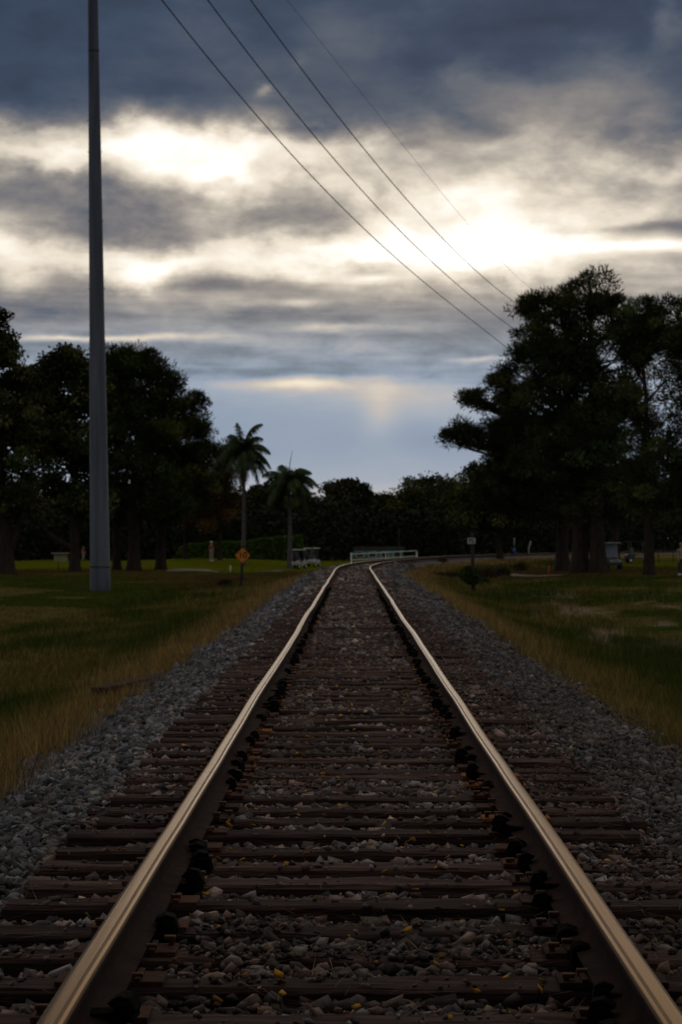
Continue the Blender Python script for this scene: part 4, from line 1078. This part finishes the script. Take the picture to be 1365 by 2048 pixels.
c1 = on_ground(594, 1138, 212); cart('left one of two white-roofed golf carts beside the shorter palm', c1, 2.75, M['cartbody'], M['white'], .93, M['windowglass'])
c2 = on_ground(624, 1134, 222); cart('right one of two white-roofed golf carts, nearest the track', c2, 2.85, M['cartbody'], M['white'], .95, M['tintglass'])
person('dark-clothed person seated in the left white-roofed cart', (c1.x, c1.y, c1.z+.30), 2.75, M['navy'], M['darkcloth'], None, 1.68, sit=True, group=PPL)
person('dark-clothed person seated in the right white-roofed cart', (c2.x, c2.y, c2.z+.30), 2.85, M['navy'], M['darkcloth'], M['whitecloth'], 1.68, sit=True, group=PPL)
def rear(c, rz, sx, sc): return (c.x + (sx*math.cos(rz) - .98*math.sin(rz))*sc, c.y + (sx*math.sin(rz) + .98*math.cos(rz))*sc, c.z + .60*sc)
golf_bag('pale golf bag strapped on the back of the left white-roofed cart', rear(c1, 2.75, .22, .93), M['whitecloth'])
golf_bag('dark golf bag strapped on the back of the left white-roofed cart', rear(c1, 2.75, -.22, .93), M['navy'])
golf_bag('dark golf bag strapped on the back of the right white-roofed cart', rear(c2, 2.85, .2, .95), M['black'])
c3 = on_ground(1214, 1139, 168); cart('dark golf cart with a pale blue windscreen half hidden behind the right trunk cluster', c3, .5, M['cartdark'], M['chrome'], .9)
c4 = on_ground(1276, 1126, 196); cart('dark golf cart in the shade behind the slim pine', c4, 1.7, M['cartdark'], M['seam'], .95, M['windowglass'])

# ------------------------------------------------------------------ sky
world = bpy.data.worlds.new('World'); scene.world = world; world.use_nodes = True
world.cycles.sampling_method = 'MANUAL'; world.cycles.sample_map_resolution = 512
nt = world.node_tree; N, Lk = nt.nodes, nt.links
for n_ in list(N): N.remove(n_)
outw = N.new('ShaderNodeOutputWorld'); bg = N.new('ShaderNodeBackground'); Lk.new(bg.outputs[0], outw.inputs[0])
SUN_AZ, SUN_EL = math.radians(2.9), math.radians(7.0)
sky = N.new('ShaderNodeTexSky'); sky.sky_type = 'NISHITA'; sky.sun_disc = False
sky.sun_elevation = SUN_EL; sky.sun_rotation = SUN_AZ; sky.dust_density = 2.0
def mth(op, a, b=None, c=None, clamp=False):
    n_ = N.new('ShaderNodeMath'); n_.operation = op; n_.use_clamp = clamp
    for i, v in enumerate((a, b, c)):
        if v is None: continue
        if isinstance(v, (int, float)): n_.inputs[i].default_value = v
        else: Lk.new(v, n_.inputs[i])
    return n_.outputs[0]
tc = N.new('ShaderNodeTexCoord'); sx = N.new('ShaderNodeSeparateXYZ'); Lk.new(tc.outputs['Generated'], sx.inputs[0])
az = mth('MULTIPLY', mth('ARCTAN2', sx.outputs[0], sx.outputs[1]), 48.36)
el = mth('MULTIPLY', mth('ARCSINE', sx.outputs[2]), 48.36)
def noise(scale, sc3, detail=5, rough=.55, dist=0.0, off=(0,0,0)):
    mp = N.new('ShaderNodeMapping'); mp.inputs['Scale'].default_value = sc3; mp.inputs['Location'].default_value = off
    Lk.new(tc.outputs['Generated'], mp.inputs['Vector'])
    n_ = N.new('ShaderNodeTexNoise'); n_.inputs['Scale'].default_value = scale; n_.inputs['Detail'].default_value = detail; n_.inputs['Roughness'].default_value = rough; n_.inputs['Distortion'].default_value = dist
    Lk.new(mp.outputs[0], n_.inputs['Vector']); return n_.outputs['Fac']
nA = noise(20, (1,1,1.5), 6, .55, off=(3.1,0,1.7)); nB = noise(24, (1,1,1.6), 6, .55, off=(7.7,2,5.1))
nF = noise(20, (1,1,2.1), 5, .52, .25, off=(1.3,4,2.2))
nG = noise(7, (1,1,2.0), 3, .5, 0, off=(5.3,1,2.9))
nS = noise(13, (1,1,9.0), 4, .5, .2, off=(9.3,1,0.4))       # thin flat strata
wz = N.new('ShaderNodeMapRange'); wz.interpolation_type = 'SMOOTHSTEP'; Lk.new(el, wz.inputs['Value'])
wz.inputs['From Min'].default_value = 2.0; wz.inputs['From Max'].default_value = 7.0; wz.inputs['To Min'].default_value = .15
u = mth('ADD', az, mth('MULTIPLY', mth('MULTIPLY', mth('SUBTRACT', nA, .5), 3.4), wz.outputs[0]))
v = mth('ADD', el, mth('MULTIPLY', mth('MULTIPLY', mth('SUBTRACT', nB, .5), 1.9), wz.outputs[0]))
# base brightness against elevation
ELMAX = 24.0
cr = N.new('ShaderNodeValToRGB'); cr.color_ramp.interpolation = 'B_SPLINE'
keys = [(0,.68),(.75,.72),(1.0,.69),(1.25,.61),(1.8,.555),(2.6,.575),(3.1,.60),(3.7,.55),(4.6,.56),(5.4,.62),(6.0,.62),(6.6,.56),(7.2,.55),(7.8,.55),(8.15,.38),(8.7,.27),(10.8,.25),(12.5,.28),(15.5,.50),(24,.60)]
els = cr.color_ramp.elements
while len(els) < len(keys): els.new(.5)
for e, (k, val) in zip(els, keys): e.position = k/ELMAX; e.color = (val, val, val, 1)
Lk.new(mth('DIVIDE', v, ELMAX, clamp=True), cr.inputs['Fac'])
cr2 = N.new('ShaderNodeSeparateColor'); Lk.new(cr.outputs[0], cr2.inputs[0]); base_l = cr2.outputs[0]
# group for one soft cloud or break
grp = bpy.data.node_groups.new('soft_patch', 'ShaderNodeTree')
for nm in ('u','v','cu','cv','iu','iv','amp'): grp.interface.new_socket(nm, in_out='INPUT', socket_type='NodeSocketFloat')
grp.interface.new_socket('out', in_out='OUTPUT', socket_type='NodeSocketFloat')
gi = grp.nodes.new('NodeGroupInput'); go = grp.nodes.new('NodeGroupOutput')
def gm(op, a, b=None):
    n_ = grp.nodes.new('ShaderNodeMath'); n_.operation = op
    for i, q_ in enumerate((a, b)):
        if q_ is None: continue
        if isinstance(q_, (int, float)): n_.inputs[i].default_value = q_
        else: grp.links.new(q_, n_.inputs[i])
    return n_.outputs[0]
du = gm('MULTIPLY', gm('SUBTRACT', gi.outputs['u'], gi.outputs['cu']), gi.outputs['iu'])
dv = gm('MULTIPLY', gm('SUBTRACT', gi.outputs['v'], gi.outputs['cv']), gi.outputs['iv'])
ex = gm('EXPONENT', gm('MULTIPLY', gm('ADD', gm('MULTIPLY', du, du), gm('MULTIPLY', dv, dv)), -.5))
grp.links.new(gm('MULTIPLY', ex, gi.outputs['amp']), go.inputs['out'])
patches = [
 (320,325,150,42,.22),(430,300,200,36,.15),(75,338,80,16,.24),(230,300,70,30,.16),(540,320,130,45,.26),(680,340,80,40,.12),(30,290,60,20,.12),(440,350,60,20,.15),
 (60,390,75,24,-.07),(180,455,150,26,-.05),(450,440,180,28,-.04),(640,400,60,40,-.06),
 (290,545,85,22,.50),(70,520,95,26,.30),(400,515,80,16,.14),(150,590,90,16,-.06),(30,560,30,20,.10),
 (970,465,150,56,.36),(840,495,150,36,.24),(1070,500,60,34,.30),(775,440,45,30,.24),(920,400,130,26,.20),(990,540,70,20,.26),(690,510,80,20,.22),(560,520,110,24,.20),
 (1300,365,120,30,.30),(1250,440,150,30,.15),(1300,560,120,22,.14),(1290,500,90,9,.50),(1270,464,110,7,-.20),(1180,420,60,24,-.10),(1300,425,80,16,.08),(1300,540,80,14,.04),(1200,560,90,16,-.05),
 (200,677,130,4.5,.30),(300,672,60,4,.12),(660,655,60,7,.16),(740,562,36,6,.28),(600,605,30,7,.16),(960,722,36,4,.20),(590,768,50,7,.14),(620,770,100,9,.14),(700,790,130,26,.06),(860,800,80,34,.07),(765,820,24,36,.10),
 (550,192,16,13,.22),(1345,55,32,30,.16),(1150,215,210,52,.22),(955,150,36,28,.10),(980,290,150,50,.08),(1230,85,150,45,-.03),(1250,300,150,26,.04),(720,90,60,60,.07),(610,128,20,14,.06),
 (560,745,190,7,-.09),(430,705,200,12,-.03),(330,600,200,16,.05),(90,622,80,13,-.12),(520,632,130,16,-.05),(300,600,120,20,-.05),(860,640,100,20,-.03),(860,575,120,14,.05),(450,560,90,14,-.06),(550,940,250,24,.02)]
acc = base_l
fine = mth('SUBTRACT', nF, .5); strata = mth('SUBTRACT', nS, .5)
for (px, py, sx_, sy_, amp) in patches:
    g_ = N.new('ShaderNodeGroup'); g_.node_tree = grp
    Lk.new(u if sy_ > 9 else az, g_.inputs['u']); Lk.new(v if sy_ > 9 else mth('ADD', el, mth('MULTIPLY', mth('SUBTRACT', nB, .5), .35)), g_.inputs['v'])
    g_.inputs['cu'].default_value = (px-705.2)/100; g_.inputs['cv'].default_value = (1084-py)/100
    g_.inputs['iu'].default_value = 100/sx_; g_.inputs['iv'].default_value = 100/sy_; g_.inputs['amp'].default_value = amp
    acc = mth('ADD', acc, g_.outputs[0])
# texture strength: strata below about 6.5 units, billows above
nH = noise(62, (1,1,2.4), 5, .6, .3, off=(2.3,6,8.2))
hi = N.new('ShaderNodeMapRange'); hi.interpolation_type = 'SMOOTHSTEP'; Lk.new(el, hi.inputs['Value'])
hi.inputs['From Min'].default_value = 4.2; hi.inputs['From Max'].default_value = 6.5
lowfade = N.new('ShaderNodeMapRange'); lowfade.interpolation_type = 'SMOOTHSTEP'; Lk.new(el, lowfade.inputs['Value'])
lowfade.inputs['From Min'].default_value = 2.4; lowfade.inputs['From Max'].default_value = 3.6
topf = N.new('ShaderNodeMapRange'); topf.interpolation_type = 'SMOOTHSTEP'; Lk.new(el, topf.inputs['Value'])
topf.inputs['From Min'].default_value = 7.8; topf.inputs['From Max'].default_value = 9.0; topf.inputs['To Min'].default_value = 1.0; topf.inputs['To Max'].default_value = .30
band = N.new('ShaderNodeMapRange'); band.interpolation_type = 'SMOOTHSTEP'; Lk.new(el, band.inputs['Value'])
band.inputs['From Min'].default_value = 5.0; band.inputs['From Max'].default_value = 6.6; band.inputs['To Min'].default_value = .46; band.inputs['To Max'].default_value = .04
acc = mth('ADD', acc, mth('MULTIPLY', mth('MULTIPLY', fine, mth('MULTIPLY', topf.outputs[0], mth('ADD', hi.outputs[0], .12))), .70))
acc = mth('ADD', acc, mth('MULTIPLY', mth('MULTIPLY', strata, lowfade.outputs[0]), band.outputs[0]))
acc = mth('ADD', acc, mth('MULTIPLY', mth('SUBTRACT', nG, .5), mth('MULTIPLY', hi.outputs[0], .15)))
acc = mth('ADD', acc, mth('MULTIPLY', mth('MULTIPLY', mth('SUBTRACT', nH, .5), lowfade.outputs[0]), mth('MULTIPLY', topf.outputs[0], .24)))
fac = mth('DIVIDE', acc, 1.4, clamp=True)
def lin(c): return tuple(((q/255)/12.92 if q/255 <= .04045 else ((q/255+.055)/1.055)**2.4) for q in c)
def ramp(keys):
    n_ = N.new('ShaderNodeValToRGB'); e_ = n_.color_ramp.elements
    while len(e_) < len(keys): e_.new(.5)
    for e, (k, c, m_) in zip(e_, keys): e.position = k/1.4; e.color = (*[q*m_ for q in lin(c)], 1)
    Lk.new(fac, n_.inputs['Fac']); return n_.outputs[0]
r1 = ramp([(.0,(20,28,42),1),(.20,(42,58,80),1),(.28,(55,72,96),1),(.38,(86,96,111),1),(.48,(118,118,123),1),(.58,(150,145,141),1),(.70,(190,182,171),1),(.82,(230,219,202),1),(.92,(246,236,220),1),(1.08,(255,250,241),1.15),(1.4,(255,252,245),1.9)])
r2 = ramp([(.0,(40,50,64),1),(.30,(76,92,112),1),(.40,(96,113,133),1),(.50,(118,136,154),1),(.57,(139,157,179),1),(.64,(162,173,187),1),(.72,(190,186,184),1),(.85,(228,215,195),1),(1.0,(252,242,224),1),(1.4,(255,252,245),1.6)])
mixf = N.new('ShaderNodeMapRange'); mixf.interpolation_type = 'SMOOTHSTEP'; Lk.new(el, mixf.inputs['Value'])
mixf.inputs['From Min'].default_value = 3.0; mixf.inputs['From Max'].default_value = 5.2
mx = N.new('ShaderNodeMix'); mx.data_type = 'RGBA'; Lk.new(mixf.outputs[0], mx.inputs['Factor']); Lk.new(r2, mx.inputs['A']); Lk.new(r1, mx.inputs['B'])
sc1 = N.new('ShaderNodeVectorMath'); sc1.operation = 'SCALE'; Lk.new(mx.outputs['Result'], sc1.inputs[0]); sc1.inputs['Scale'].default_value = 10.0*.97
sc2 = N.new('ShaderNodeVectorMath'); sc2.operation = 'SCALE'; Lk.new(sky.outputs[0], sc2.inputs[0]); sc2.inputs['Scale'].default_value = .005
ad = N.new('ShaderNodeVectorMath'); ad.operation = 'ADD'; Lk.new(sc1.outputs[0], ad.inputs[0]); Lk.new(sc2.outputs[0], ad.inputs[1])
Lk.new(ad.outputs[0], bg.inputs['Color']); bg.inputs['Strength'].default_value = .10

# ------------------------------------------------------------------ sun behind the clouds
sl = bpy.data.lights.new('sun', 'SUN'); sl.energy = .1; sl.angle = math.radians(22); sl.color = (1.0, .86, .68)
so = bpy.data.objects.new('sun', sl); link(so)
Sd = Vector((math.sin(SUN_AZ)*math.cos(SUN_EL), math.cos(SUN_AZ)*math.cos(SUN_EL), math.sin(SUN_EL)))
so.rotation_mode = 'QUATERNION'; so.rotation_quaternion = Sd.to_track_quat('Z', 'Y'); so.location = (0, 60, 60)

# ------------------------------------------------------------------ camera
cam = bpy.data.cameras.new('camera'); cam.sensor_fit = 'VERTICAL'; cam.sensor_height = 36; cam.lens = 85
cam.clip_start = .1; cam.clip_end = 9000
co = bpy.data.objects.new('camera', cam); link(co)
co.location = (CAMX, 0, EYE)
yaw = math.atan(22.7/FPX); pitch = math.atan(60/FPX)
co.rotation_euler = (math.radians(90)+pitch, 0, yaw)
cam.dof.use_dof = True; cam.dof.focus_distance = 9.5; cam.dof.aperture_fstop = 10.5
scene.camera = co
scene.view_settings.view_transform = 'Standard'; scene.view_settings.look = 'None'
scene.view_settings.gamma = 1; scene.view_settings.exposure = 0
scene.cycles.max_bounces = 6; scene.cycles.diffuse_bounces = 3
